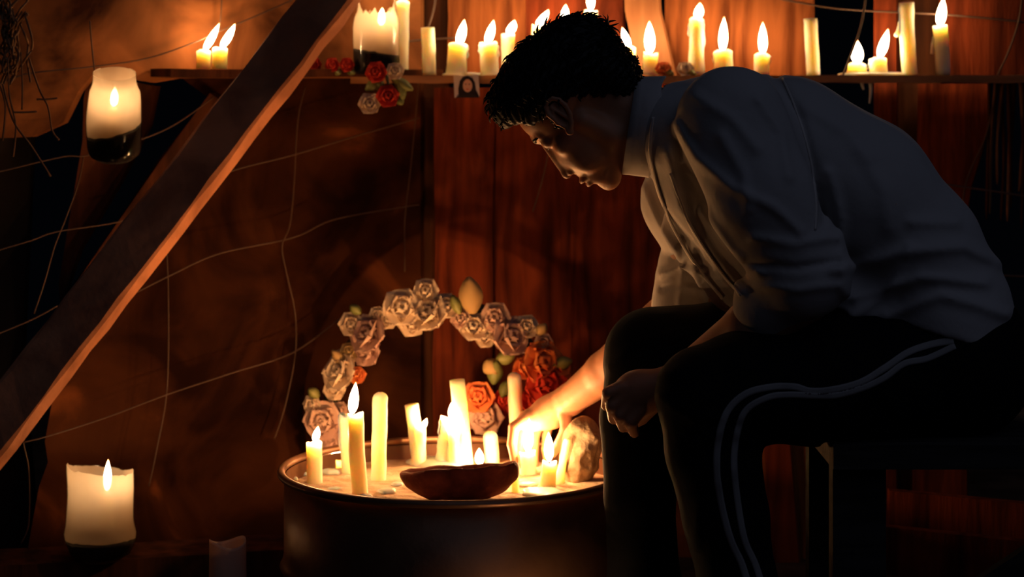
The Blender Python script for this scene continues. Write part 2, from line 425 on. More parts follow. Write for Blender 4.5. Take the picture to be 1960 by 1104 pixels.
# ------------------------------------------------------------------ the big diagonal beam
def beam(a, b, w1, w2, rot, name, m, **k):
    a = Vector(a); b = Vector(b); d = (b - a).normalized()
    n2 = Vector((0, 1, 0)); n1 = d.cross(n2).normalized(); n2 = n1.cross(d).normalized()
    if n1.x < 0: n1 = -n1
    c, s = math.cos(rot), math.sin(rot)
    u = n1 * c + n2 * s; v_ = -n1 * s + n2 * c            # u across the broad face, v_ into depth
    ns = 26; V = []; fs = []
    for i in range(ns + 1):
        p = a.lerp(b, i / ns); j = [random.uniform(-.0018, .0018) for _ in range(8)]; ch = 0.005
        cs = [(-1, -1, ch, 0), (1, -1, -ch, 0), (1, -1, 0, ch), (1, 1, 0, -ch), (1, 1, -ch, 0), (-1, 1, ch, 0), (-1, 1, 0, -ch), (-1, -1, 0, ch)]
        for (x, y, dx, dy), jj in zip(cs, j): V.append(p + u * (x * w1 / 2 + dx + jj) + v_ * (y * w2 / 2 + dy + jj))
    for i in range(ns):
        for q in range(8): fs.append([i * 8 + q, i * 8 + (q + 1) % 8, i * 8 + 8 + (q + 1) % 8, i * 8 + 8 + q])
    fs += [list(range(8))[::-1], [ns * 8 + q for q in range(8)]]
    return tag(link(name, V, fs, m, None, False, org=a), **k)
beam(P(746, -150, 3.70), P(-160, 1022, 3.46), 0.083, 0.05, -0.27, 'diagonal_beam', 'beam',
     label='heavy diagonal timber beam leaning across the left wall, lower edge fire-lit', cat='beam')

# ------------------------------------------------------------------ fence wire
wf = thing('wire_fence', W(450, 400, 0.05), 'old sagging wire mesh fence stretched along the shed walls', 'fence')
WIRES = [
 [(-60, 172), (0, 158), (60, 140), (175, 128), (280, 112), (370, 82), (420, 60), (480, 35), (560, 0)],
 [(-40, 335), (0, 328), (120, 300), (170, 297), (275, 265), (340, 235), (410, 185)],
 [(400, 345), (460, 322), (560, 297), (690, 258), (802, 226)],
 [(-30, 490), (0, 478), (60, 460), (110, 443), (225, 425), (290, 400)],
 [(260, 560), (330, 525), (420, 485), (560, 455), (640, 420), (780, 395), (802, 392)],
 [(45, 846), (90, 835), (200, 800), (320, 755), (440, 715), (560, 675), (650, 610)],
 [(160, 300), (150, 350), (125, 420), (105, 470), (85, 540), (65, 600)],
 [(318, 470), (322, 560), (320, 740), (300, 860), (285, 930)],
 [(585, 165), (570, 230), (563, 350), (555, 430), (540, 470), (548, 520), (565, 600), (565, 680), (545, 780), (525, 840)],
 [(802, 150), (795, 230), (785, 330), (775, 420), (775, 520)],
 [(52, 810), (45, 846), (55, 900), (55, 1000), (40, 1040)],
 [(1050, 290), (1038, 345), (1020, 405)],
 [(425, -40), (424, 10), (420, 60)],
 [(-20, 645), (60, 612), (110, 585)],
 [(1440, -12), (1570, 12), (1650, 20), (1745, 25), (1830, 30), (1960, 43), (2040, 60)],
 [(1660, -40), (1655, 10), (1645, 60), (1625, 115), (1612, 148)],
 [(1958, -20), (1950, 40), (1930, 100), (1908, 150), (1903, 195), (1885, 265), (1858, 325), (1845, 370), (1843, 440)],
 [(1800, 352), (1860, 360), (1960, 375), (2030, 388)],
 [(760, 84), (800, 77), (870, 73)],
 [(835, -40), (832, 10), (820, 52)],
 [(1915, 527), (1990, 530)],
]
for i, wl in enumerate(WIRES):
    mb = MB(); off = 0.04 + 0.012 * (i % 3)
    if i in (15,): off = 0.13
    if i == 19: off = 0.11
    pts = spline([W(x, y, off if not (i in (0, 14) ) else 0.05) for x, y in wl], 6)
    mb.tube(pts, 0.0013 if i < 14 else 0.002, 5); mb.build('wire', 'wire', wf)

# dry roots hanging top left
rt = thing('dry_roots', P(30, 40, 3.55), 'tangle of dry roots hanging at the top beside the fence', 'roots')
for i in range(26):
    mb = MB(); x = random.uniform(-20, 72); y = random.uniform(-40, 30); pts = [P(x, y, 3.55)]
    for k in range(6):
        x += random.uniform(-16, 14) + (4 if x < 20 else -5); y += random.uniform(14, 30); pts.append(P(x, y, 3.55 + random.uniform(-.02, .02)))
    mb.tube(spline(pts, 4), 0.0022, 4); mb.build('root_strand', 'root', rt)
for wl in ([(15, 110), (18, 180), (30, 240), (25, 300)], [(5, 160), (25, 230), (60, 280), (97, 338)], [(55, 110), (75, 170), (92, 205), (100, 250), (113, 268)],
           [(40, 100), (43, 160), (42, 210)], [(25, 215), (45, 215), (70, 214)], [(70, 190), (92, 190), (110, 188)], [(-5, 150), (10, 200), (5, 270)]):
    mb = MB(); mb.tube(spline([P(x, y, 3.52) for x, y in wl], 5), 0.0018, 4); mb.build('root_strand', 'root', rt)

# ------------------------------------------------------------------ candles
def add_flame(parent, base, tip, wd, energy, bend=0.0):
    base = Vector(base); tip = Vector(tip); ax = tip - base; h = ax.length; n = 14
    side = Vector((1, 0, 0)); mid = base.lerp(tip, .5) + side * bend
    prof = [0.25, 0.56, 0.76, 0.88, 0.94, 0.96, 0.95, 0.91, 0.84, 0.75, 0.64, 0.50, 0.35, 0.20, 0.03]
    v = []; f = []; hv = []; m_ = 14
    for i in range(n + 1):
        t = i / n; c = base * (1 - t) ** 2 + mid * 2 * t * (1 - t) + tip * t * t
        for k in range(m_):
            a = 2 * math.pi * k / m_; v.append(c + Vector((math.cos(a), math.sin(a), 0)) * prof[i] * wd / 2); hv.append(t)
    for i in range(n):
        for k in range(m_): f.append([i * m_ + k, i * m_ + (k + 1) % m_, (i + 1) * m_ + (k + 1) % m_, (i + 1) * m_ + k])
    f.append(list(range(m_))[::-1]); f.append([n * m_ + k for k in range(m_)])
    o = link('flame', v, f, 'flame', parent)
    at = o.data.attributes.new('height', 'FLOAT', 'POINT'); at.data.foreach_set('value', hv)
    ld = bpy.data.lights.new('flame_light', 'POINT'); ld.energy = energy; ld.color = FIRE; ld.shadow_soft_size = 0.005
    lo = bpy.data.objects.new('flame_light', ld); C.objects.link(lo); lo.parent = parent
    lo.location = base.lerp(tip, 0.42) - wloc(parent)
    return o

def candle(b, t, wd, label, group=None, flame=None, energy=0.0, drips=0, top='flat', m='wax', lump=0.02, bend=0.0, name='candle', foot=1.0):
    """b, t: world base and top centres; wd: diameter; flame: (base, tip, width)"""
    b = Vector(b); t = Vector(t); r = wd / 2; root = thing(name, b, label, 'candle', group)
    d = (t - b); L_ = d.length; d.normalize(); a1 = d.cross(Vector((0, 1, 0))).normalized(); a2 = d.cross(a1).normalized()
    n = 24; ns = max(5, int(L_ / 0.008)); ph = random.uniform(0, 6); mb = MB(); v = []; f = []
    prof = []
    for i in range(ns + 1):
        q = i / ns; rr = r * (1 + (foot - 1) * (1 - q) ** 3)
        prof.append((q * L_, rr))
    if top == 'round': prof = [p for p in prof if p[0] < L_ - r * .8] + [(L_ - r * .8, r), (L_ - r * .45, r * .88), (L_ - r * .2, r * .65), (L_, r * .25)]
    elif top == 'cup': prof += [(L_ + 0.0005, r * .93), (L_ - 0.003, r * .75), (L_ - 0.005, r * .3), (L_ - 0.005, 0.0005)]
    else: prof += [(L_ + .0005, r * .9), (L_ + .001, r * .4), (L_ + .001, .0005)]
    jag = [1 + random.uniform(-1, 1) for _ in range(n)]
    bv = a1 * bend
    for (z, rr) in prof:
        for k in range(n):
            a = 2 * math.pi * k / n
            q = rr * (1 + lump * math.sin(3 * a + ph + z * 90) + lump * .7 * math.sin(5 * a - ph + z * 210))
            zz = z
            if top == 'cup' and z > L_ * .75: zz = z + 0.0022 * math.sin(2 * a + ph) * (z / L_) + .0006 * jag[k]
            sag = bv * (4 * (z / L_) * (1 - z / L_))
            v.append(b + sag + d * zz + (a1 * math.cos(a) + a2 * math.sin(a)) * q)
    for i in range(len(prof) - 1):
        for k in range(n): f.append([i * n + k, (i + 1) * n + k, (i + 1) * n + (k + 1) % n, i * n + (k + 1) % n])
    f.append(list(range(n))); mb.add(v, f)
    for q in range(drips):
        a = random.choice([math.pi, 0, 3.6, 5.8, 4.2, 5.2]) + random.uniform(-.3, .3); rad = (a1 * math.cos(a) + a2 * math.sin(a))
        z1 = L_ * random.uniform(.9, .99); z0 = z1 - L_ * random.uniform(.2, .6); rr = random.uniform(.0018, .0030)
        pts = [b + d * (z1 + (z0 - z1) * u / 6) + rad * (r * (1.0 + .04 * math.sin(u * 2))) + bv * 4 * (z1 / L_) * (1 - z1 / L_) for u in range(7)]
        mb.tube(pts, [rr * .6, rr * .8, rr * .9, rr, rr * 1.1, rr * 1.35, rr * .5], 7)
    mb.build('wax_body', m, root)
    if flame:
        fb, ft, fw = flame; w1 = MB(); fb = Vector(fb); ft = Vector(ft)
        w0 = t - d * 0.005
        w1.tube([w0, w0.lerp(fb, .6), fb + (ft - fb) * .12], [.0011, .001, .0008], 5); w1.build('wick', 'wick', root)
        add_flame(root, fb, ft, fw, energy)
    return root

def shelf_candle(xb, xt, yt, wpx, label, flame=None, energy=.3, z=ZB, Y=None, **k):
    Y = Y or SHY((xb + xt) / 2); s = Y / F
    b = P(xb, 0, Y); b.z = z; t = P(xt, yt, Y)
    fl = None
    if flame:
        (fx, fy), (tx, ty), fw = flame; fl = (P(fx, fy, Y), P(tx, ty, Y), fw * s)
    return candle(b, t, wpx * s, label, 'candles on the wall shelves', fl, energy * 0.43, **k)
YA = wallY(400) - 0.07
shelf_candle(389, 390, 98, 27, 'small yellow candle with tall slanting flame, the outer of the pair on the short shelf', ((392, 97), (420, 44), 17), .6, z=ZA, Y=YA, top='cup')
shelf_candle(420, 421, 93, 29, 'small yellow candle with slanting flame, the pair\'s one nearer the beam', ((425, 92), (450, 45), 18), .6, z=ZA, Y=YA - .005, top='cup')
shelf_candle(768, 771, 3, 26, 'tall straight candle directly behind the cut bottle lantern on the shelf', ((771, 2), (775, -48), 15), .3, Y=3.965, drips=3, top='cup')
shelf_candle(822, 819, 53, 26, 'unlit pale candle leaning slightly beside the shelf flowers', top='flat', Y=3.93)
shelf_candle(873, 877, 84, 37, 'thick stubby lit candle standing above the little portrait photo', ((879, 86), (889, 37), 19), .34, Y=3.915, drips=3, top='cup', foot=1.12)
shelf_candle(937, 935, 83, 35, 'thick stubby lit candle between portrait and the dark hair', ((933, 84), (945, 38), 18), .34, Y=3.92, drips=3, top='cup')
shelf_candle(973, 972, 66, 26, 'lit candle half hidden by the man\'s forelock', ((975, 66), (985, 38), 19), .3, top='cup')
shelf_candle(1030, 1032, 50, 28, 'lit candle of which only the leaning flame shows over the hair', ((1030, 50), (1050, 18), 19), .3, top='cup')
shelf_candle(1080, 1080, 45, 28, 'lit candle hidden behind the crown of the head, flame glowing over it', ((1080, 40), (1083, 8), 16), .3, top='cup')
shelf_candle(1131, 1131, 22, 27, 'tall lit candle behind the head, flame standing above the crown', ((1131, 20), (1130, -35), 17), .3, top='cup')
shelf_candle(1203, 1203, 90, 28, 'lit candle behind the nape with only its flame peeping out', ((1204, 92), (1191, 52), 16), .3, top='cup')
shelf_candle(1243, 1246, 103, 28, 'short lit candle with tall flame on the shelf beside the nape', ((1244, 102), (1243, 40), 21), .34, top='cup', drips=2, foot=1.2)
shelf_candle(1333, 1333, 36, 27, 'tall lit candle rising above the man\'s shoulder', ((1336, 36), (1340, 5), 19), .34, drips=2, top='cup', foot=1.3)
shelf_candle(1385, 1384, 98, 36, 'short thick lit candle above the shoulder with a melted side', ((1383, 98), (1386, 32), 18), .34, drips=3, top='cup', foot=1.1)
shelf_candle(1457, 1459, 104, 30, 'short lit candle above the hump of the man\'s back', ((1460, 103), (1460, 42), 18), .34, drips=1, top='cup')
shelf_candle(1557, 1551, 36, 26, 'unlit yellow candle at the edge of the black gap', top='flat')
shelf_candle(1640, 1640, 122, 34, 'melted-down lit candle stub with wire behind it, over the black gap', ((1641, 121), (1641, 77), 24), .38, drips=4, top='cup', foot=1.5)
shelf_candle(1681, 1681, 112, 32, 'short lit candle with a flame curling towards the dripping candle', ((1684, 111), (1700, 55), 20), .38, drips=3, top='cup', foot=1.25)
r_ = shelf_candle(1742, 1735, 5, 29, 'tall unlit candle with a thick hanging drip on the shelf', top='flat', drips=2, bend=0.002)
mb = MB(); YY = SHY(1738); mb.tube(spline([P(1728, 30, YY), P(1722, 45, YY), P(1718, 62, YY), P(1714, 70, YY)], 3), [.005, .004, .004, .0035, .003, .003, .0035, .0045, .0045, .003], 7); mb.build('wax_drip', 'wax', r_)
r_ = shelf_candle(1805, 1799, 51, 28, 'last lit candle of the shelf row with a side drip and tall flame', ((1799, 50), (1806, -5), 20), .38, top='cup', bend=-0.001)
mb = MB(); YY = SHY(1800); mb.tube([P(1787, 70, YY), P(1785, 85, YY), P(1784, 103, YY)], [.002, .003, .0035], 7); mb.build('wax_drip', 'wax', r_)

def blob(name, px, py, Y, wpx, hpx, m, dz=0.006, **k):
    c = P(px, py, Y); s = Y / F; mb = MB(); n = 26; ph = random.uniform(0, 6)
    pr = [(1.0, 0), (1.02, .3), (.9, .7), (.6, .95), (.2, 1.0), (.001, 1.0)]
    mb.lathe([(q * wpx * s / 2, z * hpx * s) for q, z in pr], c, n, rad=lambda a, i: 1 + .14 * math.sin(2 * a + ph) + .1 * math.sin(5 * a + ph * 2))
    mb.f.append(list(range(n))[::-1])
    return tag(mb.build(name, m, None, org=c), **k)
g = 'pools of spilt wax on the shelf'
for px, wpx, lab in ((885, 66, 'spilt wax around the stubby candle above the portrait'), (940, 50, 'spilt wax at the foot of the candle beside the hair'),
                     (1655, 104, 'wide wax puddle under the two melted stubs'), (1700, 60, 'thin wax puddle beside the dripping candle'), (1385, 60, 'spilt wax under the thick candle above the shoulder')):
    c = P(px, 0, SHY(px)); blob('wax_puddle', px, HY - (ZB - ZC) * F / c.y, c.y, wpx, 6, 'wax', label=lab, cat='wax', group=g)
r_ = thing('wax_icicle', P(1650, 152, SHY(1650) - .045), 'dripping wax hanging over the shelf edge under the melted stubs', 'wax')
for pts in ([(1652, 146), (1650, 160), (1653, 172)], [(1664, 146), (1667, 170), (1664, 198)], [(1640, 146), (1640, 158)], [(1674, 146), (1674, 160)]):
    mb = MB(); Y = SHY(1650) - .062
    q = [P(x, y, Y) for x, y in pts]; mb.tube(spline(q, 3), np.linspace(.005, .0018, len(spline(q, 3))), 7); mb.build('drip', 'wax', r_)

# ------------------------------------------------------------------ flowers
def petal(mb, R, base, ang, size, openness, cup, twist=0.0):
    """a cupped petal; R rotation matrix of the flower, z = flower axis"""
    n, m_ = 8, 6; v = []
    ca, sa = math.cos(ang), math.sin(ang)
    for i in range(n + 1):
        t = 1 - (1 - i / n) ** 1.9
        for j in range(m_ + 1):
            s = (j / m_ - .5) * 2
            wdt = size * 0.80 * math.sqrt(max(0.002, 1 - ((t - .52) / .48) ** 2 if t > .52 else 1 - ((.52 - t) / .62) ** 2))
            out = size * (openness * t * t * 0.9 + 0.10 + .10 * t)
            up = size * (t * (1.15 - openness * .75)) + (0.12 * size * (t ** 4) * (-1 if openness > .5 else 0))
            x = out - cup * size * s * s * (.30 - .22 * openness); y = wdt * s
            z = up + .06 * size * math.sin(3 * s + ang * 3) * t
            v.append(base + R @ Vector((x * ca - y * sa, x * sa + y * ca, z)))
    f = [[i * (m_ + 1) + j, i * (m_ + 1) + j + 1, (i + 1) * (m_ + 1) + j + 1, (i + 1) * (m_ + 1) + j] for i in range(n) for j in range(m_)]
    mb.add(v, f)
def rose(c, r, m, parent, face=(0, -1, .15), name='rose', rings=((3, .42, .06), (4, .62, .22), (5, .82, .48), (6, .92, .82))):
    R = Vector(face).to_track_quat('Z', 'Y').to_matrix(); mb = MB(); c = Vector(c)
    for i, (k, s, o) in enumerate(rings):
        for q in range(k): petal(mb, R, c - R @ Vector((0, 0, r * .35)), 2 * math.pi * (q + .37 * i) / k + random.uniform(-.15, .15), r * s, o, 1.0)
    o = mb.build(name, m, parent); return o
def leaf(c, tip, wd, m, parent, name='leaf'):
    c = Vector(c); tip = Vector(tip); d = tip - c; s = d.cross(Vector((0, 1, 0))).normalized(); v = []; f = []; n = 7
    for i in range(n + 1):
        t = i / n; ww = wd / 2 * math.sin(math.pi * min(.999, t * .93 + .05)) ** .8
        p = c + d * t; v += [p - s * ww + Vector((0, .004, 0)), p + Vector((0, -.003, 0)), p + s * ww + Vector((0, .004, 0))]
    for i in range(n): f += [[3 * i, 3 * i + 1, 3 * i + 4, 3 * i + 3], [3 * i + 1, 3 * i + 2, 3 * i + 5, 3 * i + 4]]
    o = link(name, v, f, m, parent); md = o.modifiers.new('s', 'SOLIDIFY'); md.thickness = .0012; return o

# wreath behind the drum
WY = 3.84
wr = thing('flower_wreath', P(850, 900, WY), 'round funeral wreath of cream and orange cloth roses leaning behind the drum', 'wreath')
mb = MB(); ctr = P(842, 790, WY + .02); n = 40
ringp = [ctr + Vector((.205 * math.cos(2 * math.pi * k / n), .02, .20 * math.sin(2 * math.pi * k / n))) for k in range(n + 1)]
mb.tube(ringp, .014, 8, caps=False); mb.build('straw_ring', 'stem', wr)
RS = [(815, 556, 25, 'rose_w'), (768, 588, 37, 'rose_w'), (820, 598, 38, 'rose_w'), (853, 585, 26, 'rose_w'), (788, 618, 27, 'rose_w'), (742, 610, 20, 'rose_w'),
      (703, 638, 40, 'rose_p'), (672, 620, 24, 'rose_w'), (700, 672, 30, 'rose_p'), (722, 602, 16, 'rose_w'), (648, 712, 38, 'rose_w'), (655, 690, 24, 'rose_w'), (683, 718, 18, 'rose_o'), (668, 672, 18, 'leaf_y'),
      (640, 745, 22, 'rose_w'), (618, 805, 40, 'rose_p'), (597, 775, 20, 'rose_w'), (650, 790, 22, 'rose_p'), (630, 850, 30, 'rose_p'),
      (882, 610, 20, 'rose_p'), (906, 625, 29, 'rose_w'), (948, 607, 30, 'rose_p'), (978, 643, 40, 'rose_p'), (1008, 625, 24, 'rose_w'), (1040, 655, 18, 'rose_p'), (930, 645, 22, 'rose_w'),
      (1038, 692, 42, 'rose_o'), (1045, 735, 40, 'rose_r'), (1005, 705, 24, 'rose_o'), (915, 760, 32, 'rose_o'), (930, 800, 34, 'rose_p'), (962, 765, 20, 'rose_r'), (955, 788, 18, 'rose_r'), (1020, 770, 26, 'rose_r'), (1075, 700, 20, 'rose_o'), (890, 800, 24, 'rose_p')]
for i, (x, y, r, m_) in enumerate(RS):
    YY = WY - .02 - (.012 if r > 30 else 0)
    rose(P(x, y, YY), r * YY / F * 1.25, m_, wr, face=(random.uniform(-.5, .5) + (x - 842) / 600, -1, random.uniform(-.1, .5) + .1))
for a_, b_, wd, m_ in (((905, 600), (897, 530), 46, 'leaf_y'), ((880, 600), (865, 565), 20, 'leaf'), ((930, 690), (950, 715), 34, 'leaf_y'), ((950, 690), (985, 680), 26, 'leaf'), ((945, 735), (950, 690), 30, 'leaf'),
                       ((975, 730), (960, 760), 24, 'leaf'), ((1060, 700), (1095, 690), 24, 'leaf'), ((690, 600), (670, 585), 18, 'leaf'), ((610, 760), (590, 745), 20, 'leaf'), ((1030, 640), (1045, 620), 20, 'leaf_y'), ((660, 700), (635, 670), 18, 'leaf_y')):
    leaf(P(*a_, WY - .03), P(*b_, WY - .035), wd * WY / F, m_, wr)

# flowers on and over the shelf
SY = 3.87
bq = thing('rose_posy', P(740, 150, SY), 'hanging posy of red and pale cloth roses over the shelf edge', 'flowers')
for x, y, r, m_ in ((720, 138, 22, 'rose_r'), (756, 136, 18, 'rose_w'), (742, 184, 23, 'rose_r'), (707, 198, 22, 'rose_w')):
    rose(P(x, y, SY - .02), r * SY / F * 1.2, m_, bq, face=(random.uniform(-.3, .3), -1, .2))
for a_, b_, wd in (((760, 150), (772, 190), 22), ((730, 155), (700, 172), 24), ((750, 150), (790, 172), 20), ((760, 185), (770, 200), 16), ((715, 160), (735, 165), 26)):
    leaf(P(*a_, SY - .01), P(*b_, SY - .015), wd * SY / F, 'leaf', bq)
mb = MB(); mb.tube([P(740, 145, SY), P(745, 170, SY - .01), P(735, 195, SY - .01)], .003, 6); mb.build('stem', 'stem', bq)
lbl = ['red cloth rose lying on the shelf, the one touching the diagonal beam', 'red cloth rose lying on the shelf, middle of the three', 'red cloth rose lying against the cut bottle lantern on the shelf']
for i, x in enumerate((601, 636, 664)):
    t_ = thing('cloth_rose', P(x, 140, 3.87), lbl[i], 'flower', 'red roses lying on the shelf')
    rose(P(x, 124, 3.87), 15 * 3.87 / F * 1.2, 'rose_r', t_, face=(random.uniform(-.3, .3), -1, .1)); leaf(P(x, 135, 3.88), P(x + 16, 140, 3.86), .012, 'leaf', t_)
for x, m_, l in ((1270, 'rose_o', 'withered brown cloth rose on the shelf beside the nape candle'), (1312, 'rose_w', 'withered pale cloth rose under the tall candle above the shoulder')):
    t_ = thing('cloth_rose', P(x, 142, SHY(x)), l, 'flower', 'faded roses lying on the shelf'); rose(P(x, 132, SHY(x) - .02), 20 * 3.93 / F, m_, t_, face=(0, -1, .5))
    leaf(P(x, 138, SHY(x) - .02), P(x + 20, 142, SHY(x) - .03), .014, 'leaf', t_)

# portrait photo pinned at the shelf edge
YP = SHY(893) - .085; pc = P(893, 165, YP)
t_ = thing('portrait_photo', pc, 'small portrait photo of a dark-haired woman pinned to the shelf edge', 'photograph')
s = YP / F; mb = MB(); mb.box(pc, (24 * s, 0, 0.001), (0, .0006, 0), (-0.001, 0, 21 * s)); mb.build('photo_card', 'card', t_, False)
def disc(name, pts, m_, dy):
    mb = MB(); v = [P(x, y, YP) + Vector((0, -dy, 0)) for x, y in pts]; v2 = [q + Vector((0, .0004, 0)) for q in v]; n = len(v)
    mb.add(v + v2, [list(range(n)), list(range(n, 2 * n))[::-1]] + [[i, n + i, n + (i + 1) % n, (i + 1) % n] for i in range(n)]); return mb.build(name, m_, t_, False)
disc('portrait_hair', [(878, 186), (877, 170), (880, 155), (886, 147), (895, 145), (904, 149), (909, 158), (911, 172), (917, 184), (917, 186)], 'ink', .0012)
disc('portrait_face', [(895 + 9 * math.cos(a), 164 + 12.5 * math.sin(a)) for a in np.linspace(0, 2 * math.pi, 18, endpoint=False)], 'face', .0018)
for ex in (891.5, 898.5): disc('portrait_eye', [(ex + 1.7 * math.cos(a), 161 + 1.0 * math.sin(a)) for a in np.linspace(0, 2 * math.pi, 8, endpoint=False)], 'ink', .0022)
disc('portrait_mouth', [(895 + 3 * math.cos(a), 171 + .9 * math.sin(a)) for a in np.linspace(0, 2 * math.pi, 8, endpoint=False)], 'rose_r', .0022)
disc('portrait_shoulders', [(872, 187), (880, 181), (890, 178), (902, 178), (912, 181), (918, 187)], 'ink', .0022)

# ------------------------------------------------------------------ bottle lanterns
def lantern(c, prof, label, name='bottle_lantern', R=None, soil_top=.35, soil_tilt=0.0, jag=0.0, lin=(0.3, 1.0), energy=.5, cr=.011, ch=(.0, .05), wire_=None, flame_h=.045, lowmat='soil', rimtilt=0.0, coff=(0, 0)):
    root = thing(name, c, label, 'lantern'); R = R or Matrix.Identity(3); H = prof[-1][1]; c = Vector(c)
    rnd = [random.uniform(-1, 1) for _ in range(48)]
    def rad_at(z):
        for (r0, z0), (r1, z1) in zip(prof, prof[1:]):
            if z0 <= z <= z1: return r0 + (r1 - r0) * (z - z0) / max(z1 - z0, 1e-6)
        return prof[-1][0]
    def shell(z0, z1f, k, m_, nm, rows=14, bottom=False):
        v = []; f = []; n = 48
        for i in range(rows + 1):
            for q in range(n):
                a = 2 * math.pi * q / n; z1 = z1f(a, q); zb = z0(a) if callable(z0) else z0; z = zb + (z1 - zb) * i / rows
                r = rad_at(z) * k * (1 + .015 * math.sin(3 * a + z * 60)); v.append(c + R @ Vector((r * math.cos(a), r * math.sin(a), z)))
        for i in range(rows):
            for q in range(n): f.append([i * n + q, i * n + (q + 1) % n, (i + 1) * n + (q + 1) % n, (i + 1) * n + q])
        if bottom: f.append(list(range(n))[::-1])
        return link(nm, v, f, m_, root)
    topf = lambda a, q: H * (1 + rimtilt * math.cos(a - .6)) + jag * (max(0, math.sin(a * 2 + 1.2)) ** 2 + .3 * rnd[q])
    shell(0, topf, 1.0, 'plastic', 'bottle_wall', bottom=True)
    line = lambda a, *q: H * soil_top + soil_tilt * math.cos(a) + .0012 * rnd[(q[0] if q else int(a / (2 * math.pi) * 48)) % 48]
    if lin: shell(lambda a: line(a), lambda a, q: topf(a, q) * lin[1] - .001, .975, 'lining', 'paper_lining')
    # soil filling, closed on top
    v = []; f = []; n = 48; rows = 8
    for i in range(rows + 1):
        for q in range(n):
            a = 2 * math.pi * q / n; z = .002 + (line(a) - .002) * i / rows; r = rad_at(z) * .955
            v.append(c + R @ Vector((r * math.cos(a), r * math.sin(a), z)))
    for i in range(rows):
        for q in range(n): f.append([i * n + q, i * n + (q + 1) % n, (i + 1) * n + (q + 1) % n, (i + 1) * n + q])
    f += [list(range(n))[::-1], [rows * n + q for q in range(n)]]
    link('soil_filling', v, f, lowmat, root)
    cb = c + R @ Vector((coff[0], coff[1], ch[0])); ct = c + R @ Vector((coff[0], coff[1], ch[1]))
    mb = MB(); mb.tube([cb, cb.lerp(ct, .3), cb.lerp(ct, .6), ct], cr, 14); mb.build('inner_candle', 'wax', root)
    mb = MB(); mb.tube([ct - Vector((0, 0, .002)), ct + Vector((.001, 0, .008))], .001, 5); mb.build('wick', 'wick', root)
    add_flame(root, ct + Vector((0, 0, .004)), ct + Vector((.002, 0, .004 + flame_h)), .015, energy)
    if wire_:
        mb = MB(); mb.tube(spline(wire_, 4), .0014, 5); mb.build('hanging_wire', 'wire', root)
    return root
J = P(218, 303, 3.66); Rj = Matrix.Rotation(math.radians(19), 3, 'X') @ Matrix.Rotation(math.radians(4), 3, 'Y')
lantern(J, [(.030, 0), (.043, .005), (.047, .02), (.048, .07), (.046, .105), (.044, .125), (.0375, .138), (.037, .158)],
        'hanging lantern of a cut plastic bottle glowing half full of dark soil', R=Rj, soil_top=.36, soil_tilt=.013, energy=.075, ch=(.03, .098), flame_h=.035, coff=(.002, -.016),
        wire_=[P(172, 40, 3.70), P(176, 90, 3.70), P(180, 128, 3.69), P(183, 152, 3.66)])
J = P(720, 141, 3.90); J.z = ZB
lantern(J, [(.036, 0), (.042, .006), (.0432, .03), (.0432, .09), (.041, .108), (.035, .120)],
        'cut bottle lantern with jagged rim glowing on the shelf behind the flowers', soil_top=.36, soil_tilt=-.007, jag=.022, energy=.10, ch=(.04, .088), flame_h=.034, coff=(.01, -.01))
J = P(192, 1068, 3.62); J.z = .0865
lantern(J, [(.034, 0), (.052, .012), (.060, .032), (.063, .046), (.0585, .06), (.057, .10), (.0575, .155)],
        'white glowing bottle lantern standing on the low timber by the wall', soil_top=.25, soil_tilt=0, jag=.006, energy=.075, cr=.014, ch=(.03, .118), flame_h=.054, rimtilt=-.05, lowmat='bench', coff=(.014, -.012))

# low timber, boards and small cut bottle on the ground
a = P(-60, 0, 3.56); b = P(560, 0, 3.70); a.z = b.z = 0.0865
bar('ground_timber', a, b, 0.13, 0.08, 'wood_dark', label='low squared timber on the ground carrying the white lantern', cat='timber')
t_ = thing('cut_bottle', P(435, 1104, 3.40) * 1, 'empty frosted cut bottle standing on the ground beside the drum', 'bottle'); t_.location.z = 0.002
mb = MB(); rr = .0305
mb.lathe([(rr * .5, 0), (rr * .95, .004), (rr, .02), (rr, .10), (rr * .98, .16), (rr * .96, .165), (rr * .93, .160), (rr * .95, .1), (rr * .93, .02), (.001, .015)], t_.location, 28,
         rad=lambda a, i: 1 + .03 * math.sin(3 * a + i * .4))
for i, q in enumerate(mb.v):
    if q[2] > .14: mb.v[i] = (q[0], q[1], q[2] + .006 * math.sin(2 * math.atan2(q[1] - t_.location.y, q[0] - t_.location.x) + .6))
mb.build('bottle_wall', mat('frosted_plastic', (.7, .5, .36), .5, .3, transl=.45), t_)

# ------------------------------------------------------------------ the drum with sand
DX, DY, DR, DZ = (870 - CX) * 3.46 / F, 3.46, .29, .279
dr = thing('steel_drum', (DX, DY, 0), 'cut-down rusty steel drum filled with sand and burning candles', 'drum')
mb = MB(); prof = [(.001, 0.004), (DR - .012, .004), (DR - .004, 0.0), (DR - .003, .012), (DR - .009, .02), (DR - .009, .10), (DR - .006, .112), (DR - .002, .12), (DR - .006, .128), (DR - .009, .14), (DR - .009, DZ - .012)]
mb.lathe(prof + [(DR - .011, DZ - .012), (DR - .0115, .10), (.001, .10)], (DX, DY, 0), 96); mb.build('drum_wall', 'drum', dr)
mb = MB(); mb.lathe([(DR - .0045 + .0065 * math.cos(t), DZ - .006 + .0065 * math.sin(t)) for t in np.linspace(0, 2 * math.pi, 13)], (DX, DY, 0), 96); mb.build('rolled_rim', 'drum', dr)
SZ = .243
n = 60; v = []; f = []
for i in range(n + 1):
    for j in range(n + 1):
        x, y = 2 * i / n - 1, 2 * j / n - 1            # square to disc
        v.append((DX + (DR - .0125) * x * math.sqrt(1 - y * y / 2), DY + (DR - .0125) * y * math.sqrt(1 - x * x / 2), 0))
